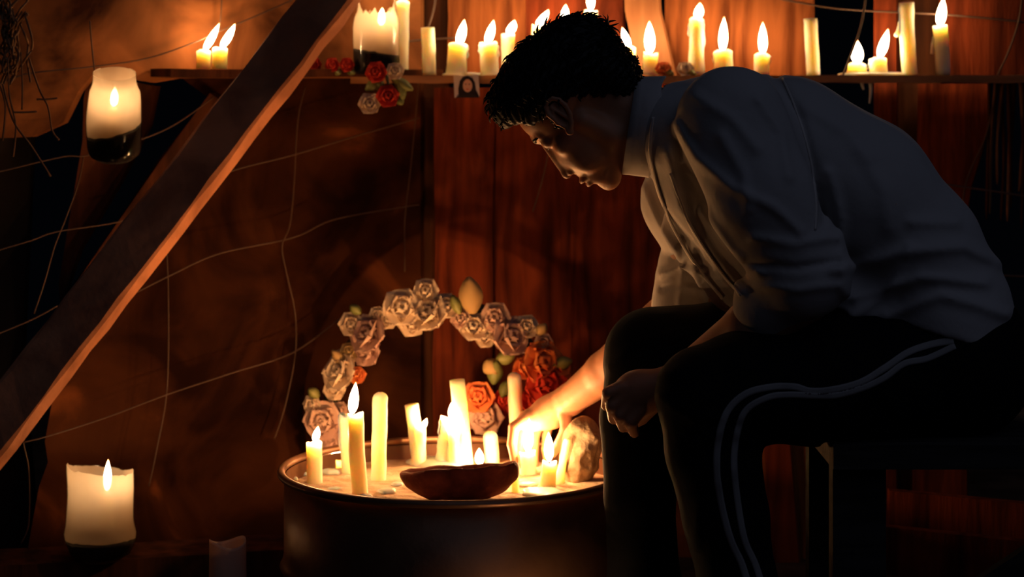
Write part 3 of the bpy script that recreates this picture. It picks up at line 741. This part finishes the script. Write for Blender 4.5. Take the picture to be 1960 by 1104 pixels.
v = np.array(v); v[:, 2] = SZ + .004 * sines(v, 35, 5) + .0018 * sines(v, 130, 6)
f = [[i * (n + 1) + j, (i + 1) * (n + 1) + j, (i + 1) * (n + 1) + j + 1, i * (n + 1) + j + 1] for i in range(n) for j in range(n)]
tag(link('sand', v, f, 'sand', None, org=(DX, DY, SZ)), 'ashy sand filling the steel drum around the candles', 'sand', kind='stuff')

def DYof(py): return (ZC - SZ) * F / (py - HY)
def dcandle(xb, yb, xt, yt, wpx, label, flame=None, energy=.5, fy=None, **k):
    Y = DYof(yb); s = Y / F; b = P(xb, yb, Y) - Vector((0, 0, .008)); t = P(xt, yt, Y + (fy or 0)); fl = None
    if flame: (fx, fyy), (tx, ty), fw = flame; fl = (P(fx, fyy, Y), P(tx, ty, Y), fw * s)
    return candle(b, t, wpx * s, label, 'candles stuck in the drum sand', fl, energy * 2.6, **k)
dcandle(603, 926, 601, 847, 30, 'short lit candle nearest the drum\'s outer rim, beside the timber side', ((603, 845), (609, 815), 15), .28, top='cup', drips=1)
dcandle(668, 905, 662, 792, 27, 'scorched candle standing right behind the tall leaning lit one', top='cup', drips=4)
dcandle(691, 946, 681, 793, 31, 'tall leaning lit candle at the front rim with the highest flame', ((674, 792), (681, 731), 20), .26, top='cup', drips=3, bend=.002)
dcandle(724, 918, 728, 750, 29, 'tall unlit round-topped candle between leaning lit one and wreath', top='round', lump=.03)
dcandle(803, 884, 788, 774, 27, 'unlit tilted candle with a spiky wax shard beside it', top='flat', lump=.03)
dcandle(800, 892, 806, 812, 22, 'splintered wax stub flickering against the tilted candle', ((807, 822), (817, 800), 13), .5, top='cup', lump=.08, foot=1.5)
dcandle(893, 890, 875, 727, 29, 'tallest square-cut unlit candle rising in the drum centre', top='flat', lump=.01)
dcandle(850, 890, 856, 800, 27, 'half-melted lit candle with ragged wax leaning on the tallest one', ((864, 800), (867, 766), 15), 1.0, top='cup', drips=5, lump=.1, foot=1.9)
dcandle(872, 893, 868, 822, 24, 'white-hot melting stub between ragged candle and tallest candle', ((870, 824), (871, 795), 14), .8, top='cup', drips=3, lump=.1, foot=1.5)
dcandle(944, 886, 937, 824, 28, 'short thick unlit stub leaning beside the small low flame', top='round')
dcandle(918, 900, 918, 892, 24, 'burnt-down stub showing a low flame behind the clay bowl', ((918, 889), (917, 857), 18), .5, top='flat', foot=1.3)
dcandle(992, 884, 984, 712, 27, 'tall unlit pinkish candle gripped behind the reaching hand', top='round', m='waxp', lump=.03)
dcandle(1012, 908, 1009, 866, 32, 'short lit stub burning under the man\'s cupped fingers', ((1010, 864), (1013, 800), 20), .7, top='cup', drips=2)
dcandle(1047, 933, 1052, 884, 28, 'lit candle stub between fingers and pale stone', ((1051, 882), (1050, 826), 19), .25, top='cup', drips=4, foot=1.4)
dcandle(1068, 925, 1086, 838, 13, 'thin bent white candle leaning against the pale stone', top='round', foot=2.0)
dcandle(987, 942, 985, 895, 15, 'thin melted candle end beside the clay bowl', top='round')
dcandle(640, 890, 640, 876, 40, 'flat burnt-down candle glowing behind the scorched pair', ((642, 874), (645, 856), 18), .5, top='cup')
g = 'wax crumbs scattered on the sand'
for i, (x, y, wp, hp, lab) in enumerate(((632, 903, 34, 9, 'wax crumb between outer short candle and scorched pair'), (585, 905, 26, 6, 'flat wax crumb at the inner rim beside the outer short candle'), (640, 935, 30, 6, 'wax crumb in front of the scorched candle'),
        (740, 938, 40, 6, 'long wax flake in front of the round-topped candle'), (760, 925, 26, 5, 'wax flake between the round-topped candle and the clay bowl'), (1040, 942, 90, 8, 'spilt molten wax under the stub between fingers and stone'),
        (835, 886, 100, 12, 'heap of molten wax around the half-melted candle'), (700, 948, 30, 5, 'wax flake at the foot of the tall leaning candle'), (960, 892, 40, 5, 'wax flake behind the clay bowl\'s far end'), (1010, 925, 36, 5, 'wax flake under the cupped fingers'),
        (560, 915, 20, 6, 'wax crumb against the rolled rim at the drum\'s outer end'))):
    Y = DYof(y + 3); blob('wax_crumb', x, y + 3, Y, wp, hp, 'wax', label=lab, cat='wax', group=g)
gc = (.06, 3.10, 0.0)
candle((gc[0], gc[1], -.01), (gc[0], gc[1], .060), .026, 'candle burning on the ground in front of the drum beside the far shoe', None, (Vector((gc[0], gc[1], .061)), Vector((gc[0] + .003, gc[1], .103)), .017), .32, top='cup', drips=2)
# clay bowl
bc = P(878, 905, 3.375); bc.z = SZ + .044
ops = [('u', el(bc, (.098, .046, .052)), 0), ('i', half(bc + Vector((0, 0, .006)), (-.08, .1, 1)), 0), ('s', el(bc + Vector((0, .0, .012)), (.086, .036, .044)), .003), ('i', half((0, 0, SZ - .004), (0, 0, -1)), 0)]
vv, ff = mesh_sdf(ops, bc - Vector((.12, .07, .07)), bc + Vector((.12, .07, .05)), .003, disp=lambda p: .0035 * sines(p, 70, 8) + .0015 * sines(p, 180, 14))
tag(link('clay_bowl', vv, ff, 'clay', None, org=bc), 'broken dark clay bowl half sunk in the sand at the front rim', 'bowl')
# pale stone
rcn = P(1112, 862, 3.53); ops = [('u', el(rcn, (.030, .04, .054)), .01), ('u', el(rcn + Vector((-.012, -.01, -.02)), (.028, .03, .035)), .01), ('u', el(rcn + Vector((.012, 0, .018)), (.024, .03, .03)), .01)]
vv, ff = mesh_sdf(ops, rcn - Vector((.07, .07, .08)), rcn + Vector((.07, .07, .08)), .0028, disp=lambda p: .012 * np.abs(sines(p, 55, 9)) - .006 + .007 * np.abs(sines(p, 130, 10)))
tag(link('pale_stone', vv, ff, 'rock', None, org=rcn), 'rough pale stone standing on the sand beside the far knee', 'stone')

# ------------------------------------------------------------------ the bench
bn = thing('wooden_bench', (P(1700, 0, 3.1).x, 3.12, 0), 'plain dark wooden bench the man sits on', 'bench')
x0 = P(1585, 0, 3.0).x; x1 = 1.05; BZ = .402
mb = MB(); mb.box(((x0 + x1) / 2, 3.115, BZ - .017), ((x1 - x0) / 2, 0, 0), (0, .165, 0), (0, 0, .017)); mb.build('seat', 'bench', bn, False)
for lx in (x0 + .042, x1 - .15):
    mb = MB(); mb.box((lx, 3.0, (BZ - .034) / 2), (.038, 0, 0), (0, .018, 0), (0, 0, (BZ - .034) / 2)); mb.build('leg', 'bench', bn, False)
    mb = MB(); mb.box((lx, 3.24, (BZ - .034) / 2), (.038, 0, 0), (0, .018, 0), (0, 0, (BZ - .034) / 2)); mb.build('leg', 'bench', bn, False)
mb = MB(); a = Vector((x0 + .1, 3.03, .08)); b = Vector((x1 - .1, 3.03, BZ - .06)); d = (b - a) / 2; nn = Vector((-d.z, 0, d.x)).normalized()
mb.box((a + b) / 2, d, (0, .01, 0), nn * .03); mb.build('brace', 'bench', bn, False)
for (xa, ya, Ya, xb_, yb_, Yb, wd, lab) in ((1700, 975, 3.62, 2050, 1010, 3.5, .07, 'reddish board lying low behind the bench, upper one'), (1640, 1045, 3.55, 2050, 1090, 3.45, .08, 'dark board lying low behind the bench, lower one')):
    a = P(xa, ya, Ya); b = P(xb_, yb_, Yb); d = (b - a) / 2; nn = Vector((-d.z, 0, d.x)).normalized(); mb = MB(); mb.box((a + b) / 2, d, (0, .012, 0), nn * wd / 2)
    tag(mb.build('cross_board', 'wood_red', None, False, org=a), lab, 'board')

# ------------------------------------------------------------------ the man
SC = 3.14 / F                                   # metres per px at the head
UV = np.array([-.82, 0, .57]); UV = UV / np.linalg.norm(UV)      # crown direction
FV = np.array([-.57, 0, -.82]); FV = FV / np.linalg.norm(FV)     # face direction
SV = np.array([0, -1.0, 0])                                      # towards his near (left) ear
HO = np.array(P(1070, 222, 3.14))
def HL(u, f, s): return HO + (UV * u + FV * f + SV * s) * SC
AX = np.stack([UV, FV, SV])
def hel(c, r): return el(HL(*c), np.array(r) * SC, AX)
def hrc(a, b, ra, rb): return rc(HL(*a), HL(*b), ra * SC, rb * SC)
k = .008
body = [('u', hel((33, -55, 0), (88, 108, 90)), 0), ('u', hel((22, 2, 0), (60, 60, 70)), .012), ('u', hel((-50, 10, 0), (82, 54, 64)), .014)]
for s in (-1, 1):
    body += [('u', hrc((-105, -28, s * 52), (-146, 36, s * 14), 22, 19), .012),
             ('u', hrc((-40, -20, s * 62), (-105, -28, s * 52), 20, 22), .012),
             ('u', hel((-38, 38, s * 42), (18, 20, 19)), .012), ('u', hel((-85, 28, s * 34), (36, 36, 26)), .012)]
body += [('u', hel((-149, 46, 0), (18, 20, 20)), .01), ('u', hel((-112, 46, 0), (32, 29, 32)), .01),
         ('u', hrc((10, 58, 0), (8, 50, 34), 9, 8), .008), ('u', hrc((10, 58, 0), (8, 50, -34), 9, 8), .008)]
body += [('u', hel((-66, 50, 0), (36, 27, 34)), .014)]
for s in (-1, 1): body += [('s', hel((-8, 69, s * 27), (10, 11, 15)), .007)]
body += [('u', hrc((-14, 60, 0), (-68, 76, 0), 8.5, 12), .007), ('u', hel((-75, 82, 0), (10, 10, 11)), .004)]
for s in (-1, 1):
    body += [('u', hel((-78, 70, s * 13), (8.5, 12, 8)), .003), ('u', hel((-9, 49, s * 26), (16, 16, 18)), .003), ('s', hel((-86, 75, s * 7), (6, 7, 4.5)), .001)]
body += [('s', hrc((-93, 82, 0), (-100, 82, 0), 2.5, 2.5), .003), ('u', hel((-107, 73, 0), (6.5, 10, 21)), .003), ('u', hel((-121, 70, 0), (7.5, 10, 17)), .003),
         ('s', hel((-113.5, 83, 0), (1.8, 8, 24)), .002), ('s', hel((-133, 73, 0), (6, 7, 16)), .004)]
# ears
for s in (1, -1):
    def E(a, b, o=0):
        x = 1073 - .62 * a + .79 * b; y = 222 - .79 * a - .62 * b
        return np.array(P(x, y, 3.14 - s * (82 + 6 * (b + 16) / 30 + o) * SC))
    e1 = np.array([-.62, 0, .79]); e2 = np.array([.79, 0, .62]); eax = np.stack([e1, e2, [0, -1., 0]])
    body += [('u', el(E(0, 2, 2), np.array((33, 17, 7)) * SC, eax), .003), ('s', el(E(-3, -2, 9), np.array((17, 9, 9)) * SC, eax), .002), ('s', el(E(17, 3, 9), np.array((11, 8, 5)) * SC, eax), .002)]
    hx = [(2, -14), (16, -17), (30, -13), (37, -3), (36, 9), (26, 17), (10, 20), (-8, 17), (-22, 9), (-30, 1)]
    for i in range(len(hx) - 1): body.append(('u', rc(E(*hx[i], 7), E(*hx[i + 1], 7), 4.2 * SC, 4.2 * SC), .0015))
    body += [('u', el(E(-33, -4, 5), np.array((9, 8, 5)) * SC, eax), .002), ('u', el(E(-6, -14, 6), np.array((6, 4, 5)) * SC, eax), .002), ('u', rc(E(22, -4, 6), E(-14, 9, 6), 3 * SC, 3 * SC), .002)]
# neck, trunk, arms, hands, legs (under the clothes)
def Q(px, py, Y): return np.array(P(px, py, Y))
body += chain([HL(-55, -85, 0), Q(1225, 232, 3.14), Q(1340, 255, 3.13)], [.047, .052, .062], k=.02)
body += chain([HL(-112, -20, 0), Q(1225, 275, 3.14), Q(1320, 290, 3.13)], [.030, .036, .045], k=.02)
body += chain([Q(1380, 290, 3.13), Q(1600, 400, 3.13), Q(1760, 540, 3.13), Q(1810, 690, 3.14)], [.08, .085, .085, .09], flat=((0, 1., 0), 1.25), k=.02)
WL = Q(1292, 733, 3.085); ELB = Q(1535, 562, 2.955)
body += chain([Q(1395, 240, 2.99), ELB, Q(1440, 628, 3.0), WL], [.05, .041, .040, .027], k=.01)
WRt = Q(1092, 764, 3.575)
body += chain([Q(1330, 270, 3.28), Q(1325, 570, 3.36), Q(1240, 645, 3.42), Q(1160, 712, 3.51), WRt], [.05, .042, .041, .0345, .0265], k=.01)
# legs core
body += chain([Q(1800, 700, 3.07), Q(1355, 760, 2.96), Q(1385, 985, 2.97), Q(1425, 1320, 2.98)], [.07, .048, .045, .033], k=.01)
body += chain([Q(1790, 700, 3.22), Q(1252, 682, 3.21), Q(1228, 950, 3.19), Q(1245, 1280, 3.18)], [.07, .048, .045, .033], k=.01)
# near hand resting against the far shin, fingers curled
hand_l = [('u', rc(WL, Q(1215, 752, 3.085), .026, .031, ((0, 1., 0), .75)), .01), ('u', rc(Q(1225, 752, 3.085), Q(1200, 768, 3.085), .034, .030, ((0, 1., 0), .6)), .008)]
for kn, md, tp in (((1190, 742), (1165, 752), (1160, 776)), ((1192, 758), (1172, 778), (1174, 802)), ((1203, 774), (1187, 796), (1193, 818)), ((1222, 786), (1207, 808), (1214, 828))):
    hand_l += [('u', rc(Q(*kn, 3.075), Q(*md, 3.07), .0115, .0100), .004), ('u', rc(Q(*md, 3.07), Q(*tp, 3.095), .0098, .0078), .002)]
hand_l += [('u', rc(Q(1262, 765, 3.10), Q(1228, 800, 3.12), .012, .010), .004), ('u', rc(Q(1228, 800, 3.12), Q(1205, 815, 3.125), .010, .008), .002)]
body += hand_l
# far hand reaching into the candles
HYY = 3.60
hand_r = [('u', rc(WRt, Q(1050, 788, 3.60), .026, .028, ((0, 1., 0), .8)), .008), ('u', rc(Q(1055, 790, 3.60), Q(1012, 806, 3.60), .028, .020, ((0, 1., 0), .8)), .008)]
for pts, r0 in ((((1012, 797, 3.595), (984, 818, 3.59), (980, 850, 3.585), (985, 884, 3.58)), .0105),       # index
                (((1022, 800, 3.615), (1000, 826, 3.62), (996, 862, 3.615), (1000, 890, 3.61)), .0105),      # middle
                (((1036, 802, 3.63), (1024, 832, 3.64), (1022, 866, 3.635), (1024, 888, 3.63)), .0100),       # ring
                (((1052, 802, 3.64), (1046, 832, 3.65), (1044, 860, 3.645), (1045, 878, 3.64)), .0088),       # little finger
                (((1082, 792, 3.57), (1084, 822, 3.56), (1072, 848, 3.56), (1058, 868, 3.565)), .0115)):      # thumb
    for i in range(3): hand_r.append(('u', rc(Q(*pts[i]), Q(*pts[i + 1]), r0 * (1 - .1 * i), r0 * (1 - .1 * (i + 1)) * (.9 if i == 2 else 1)), .003))
body += hand_r

def part_mesh(ops, pts, h, pad=.14, disp=None):
    pts = np.array(pts); return mesh_sdf(ops, pts.min(0) - pad, pts.max(0) + pad, h, disp)
man = thing('person', (P(1700, 0, 3.13).x, 3.13, 0), 'man in white shirt and black striped trousers sitting bowed, reaching towards the candles', 'person')
v1, f1 = mesh_sdf(body, (.02, 2.80, -.02), (.95, 3.78, 1.06), .0034)      # trunk, legs and arms
tmp = v1
# head and hands are refined: drop the coarse head region and mesh it finer
def cut(v, f, test):
    keep = ~test(v); fk = keep[f].all(1); f = f[fk]; used = np.unique(f); mp = -np.ones(len(v), int); mp[used] = np.arange(len(used)); return v[used], mp[f]
def join(*vf):
    V = []; Fq = []; b = 0
    for v_, f_ in vf: V.append(v_); Fq.append(f_ + b); b += len(v_)
    return np.concatenate(V), np.concatenate(Fq)
vh, fh = mesh_sdf(body, (-.05, 3.02, .72), (.24, 3.27, 1.06), .0019)
vr, fr = mesh_sdf(body, (-.05, 3.29, .22), (.31, 3.70, .62), .0023)
vb, fb_ = cut(v1, f1, lambda v: (v[:, 0] < .236) & (v[:, 2] > .725) & (v[:, 1] > 3.03) & (v[:, 1] < 3.25))
vb, fb_ = cut(vb, fb_, lambda v: (v[:, 0] < .300) & (v[:, 1] > 3.30) & (v[:, 2] < .61) & (v[:, 2] > .23))
vv, ff = join((vb, fb_), (vh, fh), (vr, fr))
bd = link('body', vv, ff, 'skin', man)

# hair
HR = [('u', hel((40, -62, 0), (90, 132, 99)), 0), ('u', hel((62, -25, 0), (78, 84, 86)), .02), ('u', hel((80, 22, 0), (50, 52, 66)), .02),
      ('u', hel((-10, -120, 0), (74, 62, 82)), .02), ('u', hel((-45, -112, 0), (66, 48, 70)), .02), ('u', hel((92, 42, 4), (32, 28, 46)), .015)]
HR += [('s', hel((-60, 10, 0), (104, 92, 140)), .006), ('s', hel((-95, -45, 0), (70, 60, 150)), .006), ('s', hel((12, 72, 0), (56, 42, 90)), .006)]
HR += [('u', hrc((30, 0, 84), (-12, 14, 80), 12, 5), .006), ('u', hrc((30, 0, -84), (-12, 14, -80), 12, 5), .006)]
for s in (1, -1): HR += [('s', el(Q(1070, 222, 3.14 - s * 95 * SC), np.array((36, 19, 22)) * SC, np.stack([[-.62, 0, .79], [.79, 0, .62], [0, -1., 0]])), .003)]
def hdisp(p):
    q = (p - HO) @ AX.T; a = np.arctan2(q[:, 2], q[:, 0] + .02)
    return .0016 * np.sin(a * 34 + q[:, 1] * 130) + .0012 * np.sin(a * 61 - q[:, 1] * 190 + 1.3) + .0012 * sines(p, 90, 12)
vv, ff = mesh_sdf(HR, (-.10, 3.0, .78), (.28, 3.28, 1.08), .0026, disp=hdisp)
hr_ = link('hair', vv, ff, 'hair', man)
# tufts that break up the outline
crown = HL(95, -95, 0); mb = MB(); bvh = BVHTree.FromPolygons([Vector(x) for x in vv], [list(map(int, q)) for q in ff])
cen = Vector(HL(40, -50, 0)); ids = rng.choice(len(ff), 1300, replace=False)
for q in ids:
    c = Vector(vv[ff[q]].mean(0)); nrm = (Vector(vv[ff[q][1]]) - Vector(vv[ff[q][0]])).cross(Vector(vv[ff[q][3]]) - Vector(vv[ff[q][0]]))
    nrm = nrm.normalized() if nrm.length > 0 else Vector((0, 0, 1))
    if nrm.dot(c - cen) < 0: nrm = -nrm
    d = (c - Vector(crown)); d = d - nrm * d.dot(nrm)
    if d.length < .004: continue
    d.normalize(); loc_ = (np.array(c) - HO) @ AX.T / SC
    L_ = random.uniform(.013, .024)
    if loc_[0] < 15: L_ *= .4
    if loc_[1] > 0: L_ *= .7
    if loc_[1] > 20 and loc_[0] < 78: continue
    d = (d + Vector((random.uniform(-.25, .25), random.uniform(-.25, .25), random.uniform(-.25, .15)))).normalized()
    p0 = c - nrm * .003; pts = [p0, p0 + d * L_ * .4 + nrm * .0040, p0 + d * L_ * .75 + nrm * .0036, p0 + d * L_ + nrm * random.uniform(-.002, .0022)]
    mb.tube(pts, [.0022, .0018, .0011, .0003], 4, caps=False)
mb.build('hair_tufts', 'hair', hr_)
for s in (1, -1):     # eyebrows and lash lines
    mb = MB(); mb.tube([HL(8, 67, s * 10), HL(13, 66, s * 24), HL(10, 58, s * 38)], [.002, .0026, .001], 6); mb.build('eyebrow', 'hair', bd)
    mb = MB(); mb.tube([HL(-16, 61, s * 14), HL(-19, 64, s * 26), HL(-16, 57, s * 38)], [.0008, .0011, .0006], 5); mb.build('eyelashes', 'hair', bd)
# nails on the lit fingertips
for x, y in ((1158, 768), (1170, 796), (1189, 812), (1210, 824)):
    vv, ff = mesh_sdf([('u', el(Q(x, y, 3.088), (.0045, .006, .0065)), 0)], Q(x, y, 3.088) - .012, Q(x, y, 3.088) + .012, .0015); link('finger_nail', vv, ff, 'nail', bd)

# shirt
def seg_d(p2, pl):
    best = np.full(len(p2), 1e9)
    for a, b in zip(pl, pl[1:]):
        a = np.array(a); b = np.array(b); ab = b - a; h = np.clip(((p2 - a) @ ab) / (ab @ ab), 0, 1); q = p2 - a - h[:, None] * ab
        best = np.minimum(best, (q * q).sum(1))
    return np.sqrt(best)
FOLDS = [([(1258, 525), (1300, 508), (1350, 522)], .006, 7), ([(1296, 470), (1304, 520), (1296, 585)], .005, 7), ([(1330, 470), (1334, 520), (1345, 580)], .005, 7), ([(1262, 555), (1300, 548), (1345, 556)], -.004, 6), ([(1235, 360), (1262, 430), (1290, 470)], .005, 8),
         ([(1290, 235), (1330, 300), (1400, 360), (1480, 400), (1530, 445)], .007, 11), ([(1330, 180), (1400, 225), (1450, 285)], .005, 12),
         ([(1490, 150), (1530, 230), (1560, 320), (1572, 430)], -.006, 9), ([(1585, 330), (1608, 420), (1618, 560)], .006, 10), ([(1275, 290), (1300, 400), (1370, 500), (1420, 560)], .006, 10),
         ([(1345, 410), (1400, 480), (1450, 520)], .006, 11), ([(1600, 520), (1720, 480), (1850, 468), (1915, 500)], .007, 13), ([(1640, 565), (1760, 528), (1890, 540)], .007, 12),
         ([(1700, 600), (1800, 565), (1930, 600)], .006, 13), ([(1640, 290), (1690, 360), (1700, 430)], .004, 16), ([(1440, 455), (1520, 470), (1600, 455)], .006, 10),
         ([(1430, 500), (1520, 515), (1612, 505)], -.006, 8), ([(1450, 545), (1530, 560), (1605, 550)], .005, 9), ([(1380, 260), (1420, 330), (1430, 400)], .005, 12),
         ([(1540, 200), (1620, 250), (1660, 300)], .004, 14), ([(1745, 420), (1830, 420)], .005, 12), ([(1450, 190), (1500, 260), (1510, 340)], .005, 11), ([(1620, 610), (1700, 560), (1740, 470)], .006, 12)]
def sdisp(p):
    pp = np.stack([CX + p[:, 0] * F / p[:, 1], HY - (p[:, 2] - ZC) * F / p[:, 1]], 1)
    pp = pp + np.stack([7 * sines(p, 22, 21), 7 * sines(p, 22, 22)], 1)
    o = .0035 * sines(p, 26, 20) + .0016 * sines(p, 60, 23)
    for pl, amp, wd in FOLDS: o = o - amp * np.exp(-(seg_d(pp, pl) / wd) ** 2)
    return o
fl = ((0, 1., 0), 1.35)
shirt = chain([Q(1290, 250, 3.13), Q(1335, 258, 3.13), Q(1400, 268, 3.13), Q(1500, 290, 3.13), Q(1640, 372, 3.13), Q(1738, 480, 3.13), Q(1785, 600, 3.13), Q(1795, 700, 3.13)],
              [.070, .084, .102, .113, .113, .106, .113, .116], flat=fl, k=.015)
shirt += chain([Q(1340, 350, 3.13), Q(1440, 455, 3.13), Q(1560, 540, 3.13), Q(1650, 600, 3.13)], [.062, .068, .080, .09], flat=fl, k=.02)
hp = Vector(P(1700, 606, 3.13)); hd_ = Vector(P(1950, 668, 3.13)) - hp; hn = Vector((-hd_.z, 0, hd_.x)).normalized()
if hn.z > 0: hn = -hn
hn2 = np.array(hn)
shirt += [('s', half(np.array(hp), -hn2), .004)]
shirt += chain([Q(1400, 232, 2.99), Q(1465, 385, 2.95), Q(1540, 525, 2.945)], [.078, .074, .066], k=.018)               # near sleeve
shirt += chain([Q(1350, 275, 3.27), Q(1312, 385, 3.32), Q(1326, 470, 3.345)], [.074, .068, .047], k=.018)               # far sleeve
shirt += [('u', rc(Q(1322, 505, 3.35), Q(1306, 585, 3.355), .050, .047), .006), ('u', rc(Q(1512, 545, 2.96), Q(1470, 590, 2.985), .054, .050), .012)]
shirt += chain([Q(1340, 430, 3.20), Q(1420, 530, 3.17), Q(1520, 590, 3.13)], [.055, .055, .06], k=.02)
shirt += [('s', rc(Q(1150, 215, 3.14), Q(1262, 238, 3.14), .066, .058), .004)]
shirt += chain([Q(1512, 545, 2.96), Q(1478, 575, 2.98)], [.0545, .050], k=.01)
vv, ff = mesh_sdf(shirt, (.10, 2.78, .38), (.86, 3.52, 1.02), .0042, disp=sdisp)
sh = link('shirt', vv, ff, 'shirt', man)
# collar: a folded band round the neck
def collar():
    v = []; f = []; n = 40; rows = 7
    c0 = Q(1222, 150, 3.14); c1 = Q(1205, 332, 3.14)
    for i in range(n + 1):
        a = math.pi * (-.46 + 1.92 * i / n)           # open at the throat
        for j in range(rows + 1):
            t = j / rows
            # ring centre slides from the neck edge outwards to the shoulder
            cx = 1212 + 46 * t; ryz = 92 + 4 * t; cy = 241 + 2 * t
            up = math.sin(a)                          # 1 at the nape, -1 at the throat
            x = cx + 14 * up - (8 if t < .05 else 0) + 3 * math.sin(5 * a) * t; y = cy - up * ryz
            Y = 3.14 - math.cos(a) * (0.071 + .010 * t + .006 * math.sin(t * math.pi))
            v.append(Q(x, y, Y))
    for i in range(n):
        for j in range(rows): b = i * (rows + 1) + j; f.append([b, b + 1, b + rows + 2, b + rows + 1])
    return v, f
v, f = collar(); co = link('collar', v, f, 'shirt', sh); md = co.modifiers.new('s', 'SOLIDIFY'); md.thickness = .003; md.offset = 0

# trousers
tr = chain([Q(1830, 690, 3.09), Q(1700, 715, 3.06), Q(1560, 727, 3.01), Q(1420, 745, 2.965), Q(1352, 757, 2.95)], [.105, .098, .090, .077, .070], k=.02)
tr += chain([Q(1352, 760, 2.95), Q(1365, 860, 2.955), Q(1390, 990, 2.965), Q(1412, 1110, 2.975), Q(1430, 1330, 2.985)], [.069, .066, .060, .056, .060], k=.01)
tr += chain([Q(1830, 690, 3.18), Q(1600, 690, 3.20), Q(1400, 680, 3.205), Q(1250, 680, 3.205)], [.105, .090, .080, .074], k=.02)
tr += chain([Q(1248, 684, 3.205), Q(1225, 800, 3.19), Q(1224, 950, 3.18), Q(1232, 1110, 3.175), Q(1245, 1290, 3.17)], [.071, .059, .054, .055, .058], k=.01)
tr += [('u', el(Q(1815, 685, 3.135), (.118, .165, .125)), .03), ('i', half((0, 0, BZ + .001), (0, 0, -1)), 0)]
leg_only = tr[:-1]
TF = [([(1262, 760), (1330, 800), (1440, 800)], .003, 12), ([(1270, 720), (1380, 690), (1500, 720)], .003, 14), ([(1450, 850), (1390, 820), (1330, 850)], .005, 11), ([(1165, 700), (1220, 660), (1300, 640)], .003, 12),
      ([(1400, 900), (1340, 960), (1330, 1050)], .003, 12), ([(1560, 640), (1600, 700), (1590, 790)], .005, 14), ([(1480, 650), (1500, 720), (1470, 800)], .004, 14), ([(1700, 650), (1690, 740), (1720, 800)], .005, 14)]
def tdisp(p):
    pp = np.stack([CX + p[:, 0] * F / p[:, 1], HY - (p[:, 2] - ZC) * F / p[:, 1]], 1); o = .002 * sines(p, 30, 30)
    for pl, amp, wd in TF: o = o - amp * np.exp(-(seg_d(pp, pl) / wd) ** 2)
    return o
# thighs rest on the bench only above it: cut the flat underside where the seat is, keep the shins whole
cutb = lambda p: np.where(p[:, 0] > x0 - .01, (BZ + .001) - p[:, 2], -1e3)
tr[-1] = ('i', cutb, 0)
tr += [('i', half((0, 0, .03), (0, 0, -1)), 0)]
vv, ff = mesh_sdf(tr, (.10, 2.80, 0), (.92, 3.38, .66), .0042, disp=tdisp)
ts = link('trousers', vv, ff, 'trousers', man)
tb = BVHTree.FromPolygons([Vector(x) for x in vv], [list(map(int, q)) for q in ff])
def ribbon(pl, wpx, name, m_, parent, tree, lift=.0012, wd2=None):
    pts = spline([Vector((x, y, 0)) for x, y in pl], 8); v = []; f = []; row = 0
    for i, p in enumerate(pts):
        t = pts[min(i + 1, len(pts) - 1)] - pts[max(i - 1, 0)]; t.normalize(); nrm = Vector((-t.y, t.x, 0)); ok = True; rr = []
        for q in (-.5, -.17, .17, .5):
            a = p + nrm * q * wpx; d = (P(a.x, a.y, 3.0) - Vector((0, 0, ZC))).normalized()
            hit = tree.ray_cast(Vector((0, 0, ZC)), d)
            if hit[0] is None: ok = False; break
            rr.append(hit[0] + hit[1].normalized() * lift * (1 if hit[1].dot(d) < 0 else -1))
        if ok:
            v += rr
            if row: b = len(v) - 8; f += [[b + q, b + q + 1, b + q + 5, b + q + 4] for q in range(3)]
            row = 1
        else: row = 0
    o = link(name, v, f, m_, parent); md = o.modifiers.new('s', 'SOLIDIFY'); md.thickness = .0015; md.offset = 0; return o
ribbon([(1825, 652), (1780, 660), (1735, 676), (1690, 706), (1645, 732), (1590, 746), (1550, 748), (1520, 740), (1480, 740), (1430, 752), (1393, 785), (1375, 840), (1372, 900), (1380, 960), (1398, 1030), (1420, 1080), (1436, 1135)], 13, 'side_stripe', 'stripe', ts, tb)
ribbon([(1828, 662), (1775, 686), (1730, 696), (1690, 724), (1650, 742), (1600, 756), (1560, 757), (1510, 755), (1470, 760), (1430, 782), (1412, 820), (1404, 880), (1410, 950), (1424, 1030), (1445, 1080), (1462, 1135)], 12, 'side_stripe', 'stripe', ts, tb)
for (x, y, Y) in ((1430, 1355, 2.93), (1245, 1315, 3.13)):
    a = Q(x, y, Y); a[2] = .05; b = a + np.array((-.15, -.01, -.015)); c = a + np.array((.05, 0, -.005))
    vv, ff = mesh_sdf([('u', rc(c, a, .034, .045), .01), ('u', rc(a, b, .045, .03, ((0, 1., 0), 1.2)), .02), ('i', half((0, 0, .002), (0, 0, -1)), 0)], b - .08, c + .12, .006); link('shoe', vv, ff, 'shoe', man)
# seams on the shirt
sb = BVHTree.FromPolygons([v_.co + wloc(sh) for v_ in sh.data.vertices], [list(p.vertices) for p in sh.data.polygons])
ribbon([(1493, 140), (1520, 200), (1548, 290), (1562, 380), (1560, 440)], 4, 'armhole_seam', 'seam', sh, sb, .0006)
ribbon([(1252, 225), (1246, 280), (1254, 335), (1284, 420), (1330, 500), (1385, 570)], 5, 'placket_edge', 'seam', sh, sb, .0025)
ribbon([(1285, 330), (1318, 420), (1372, 505), (1420, 565)], 4, 'placket_edge', 'seam', sh, sb, .0025)
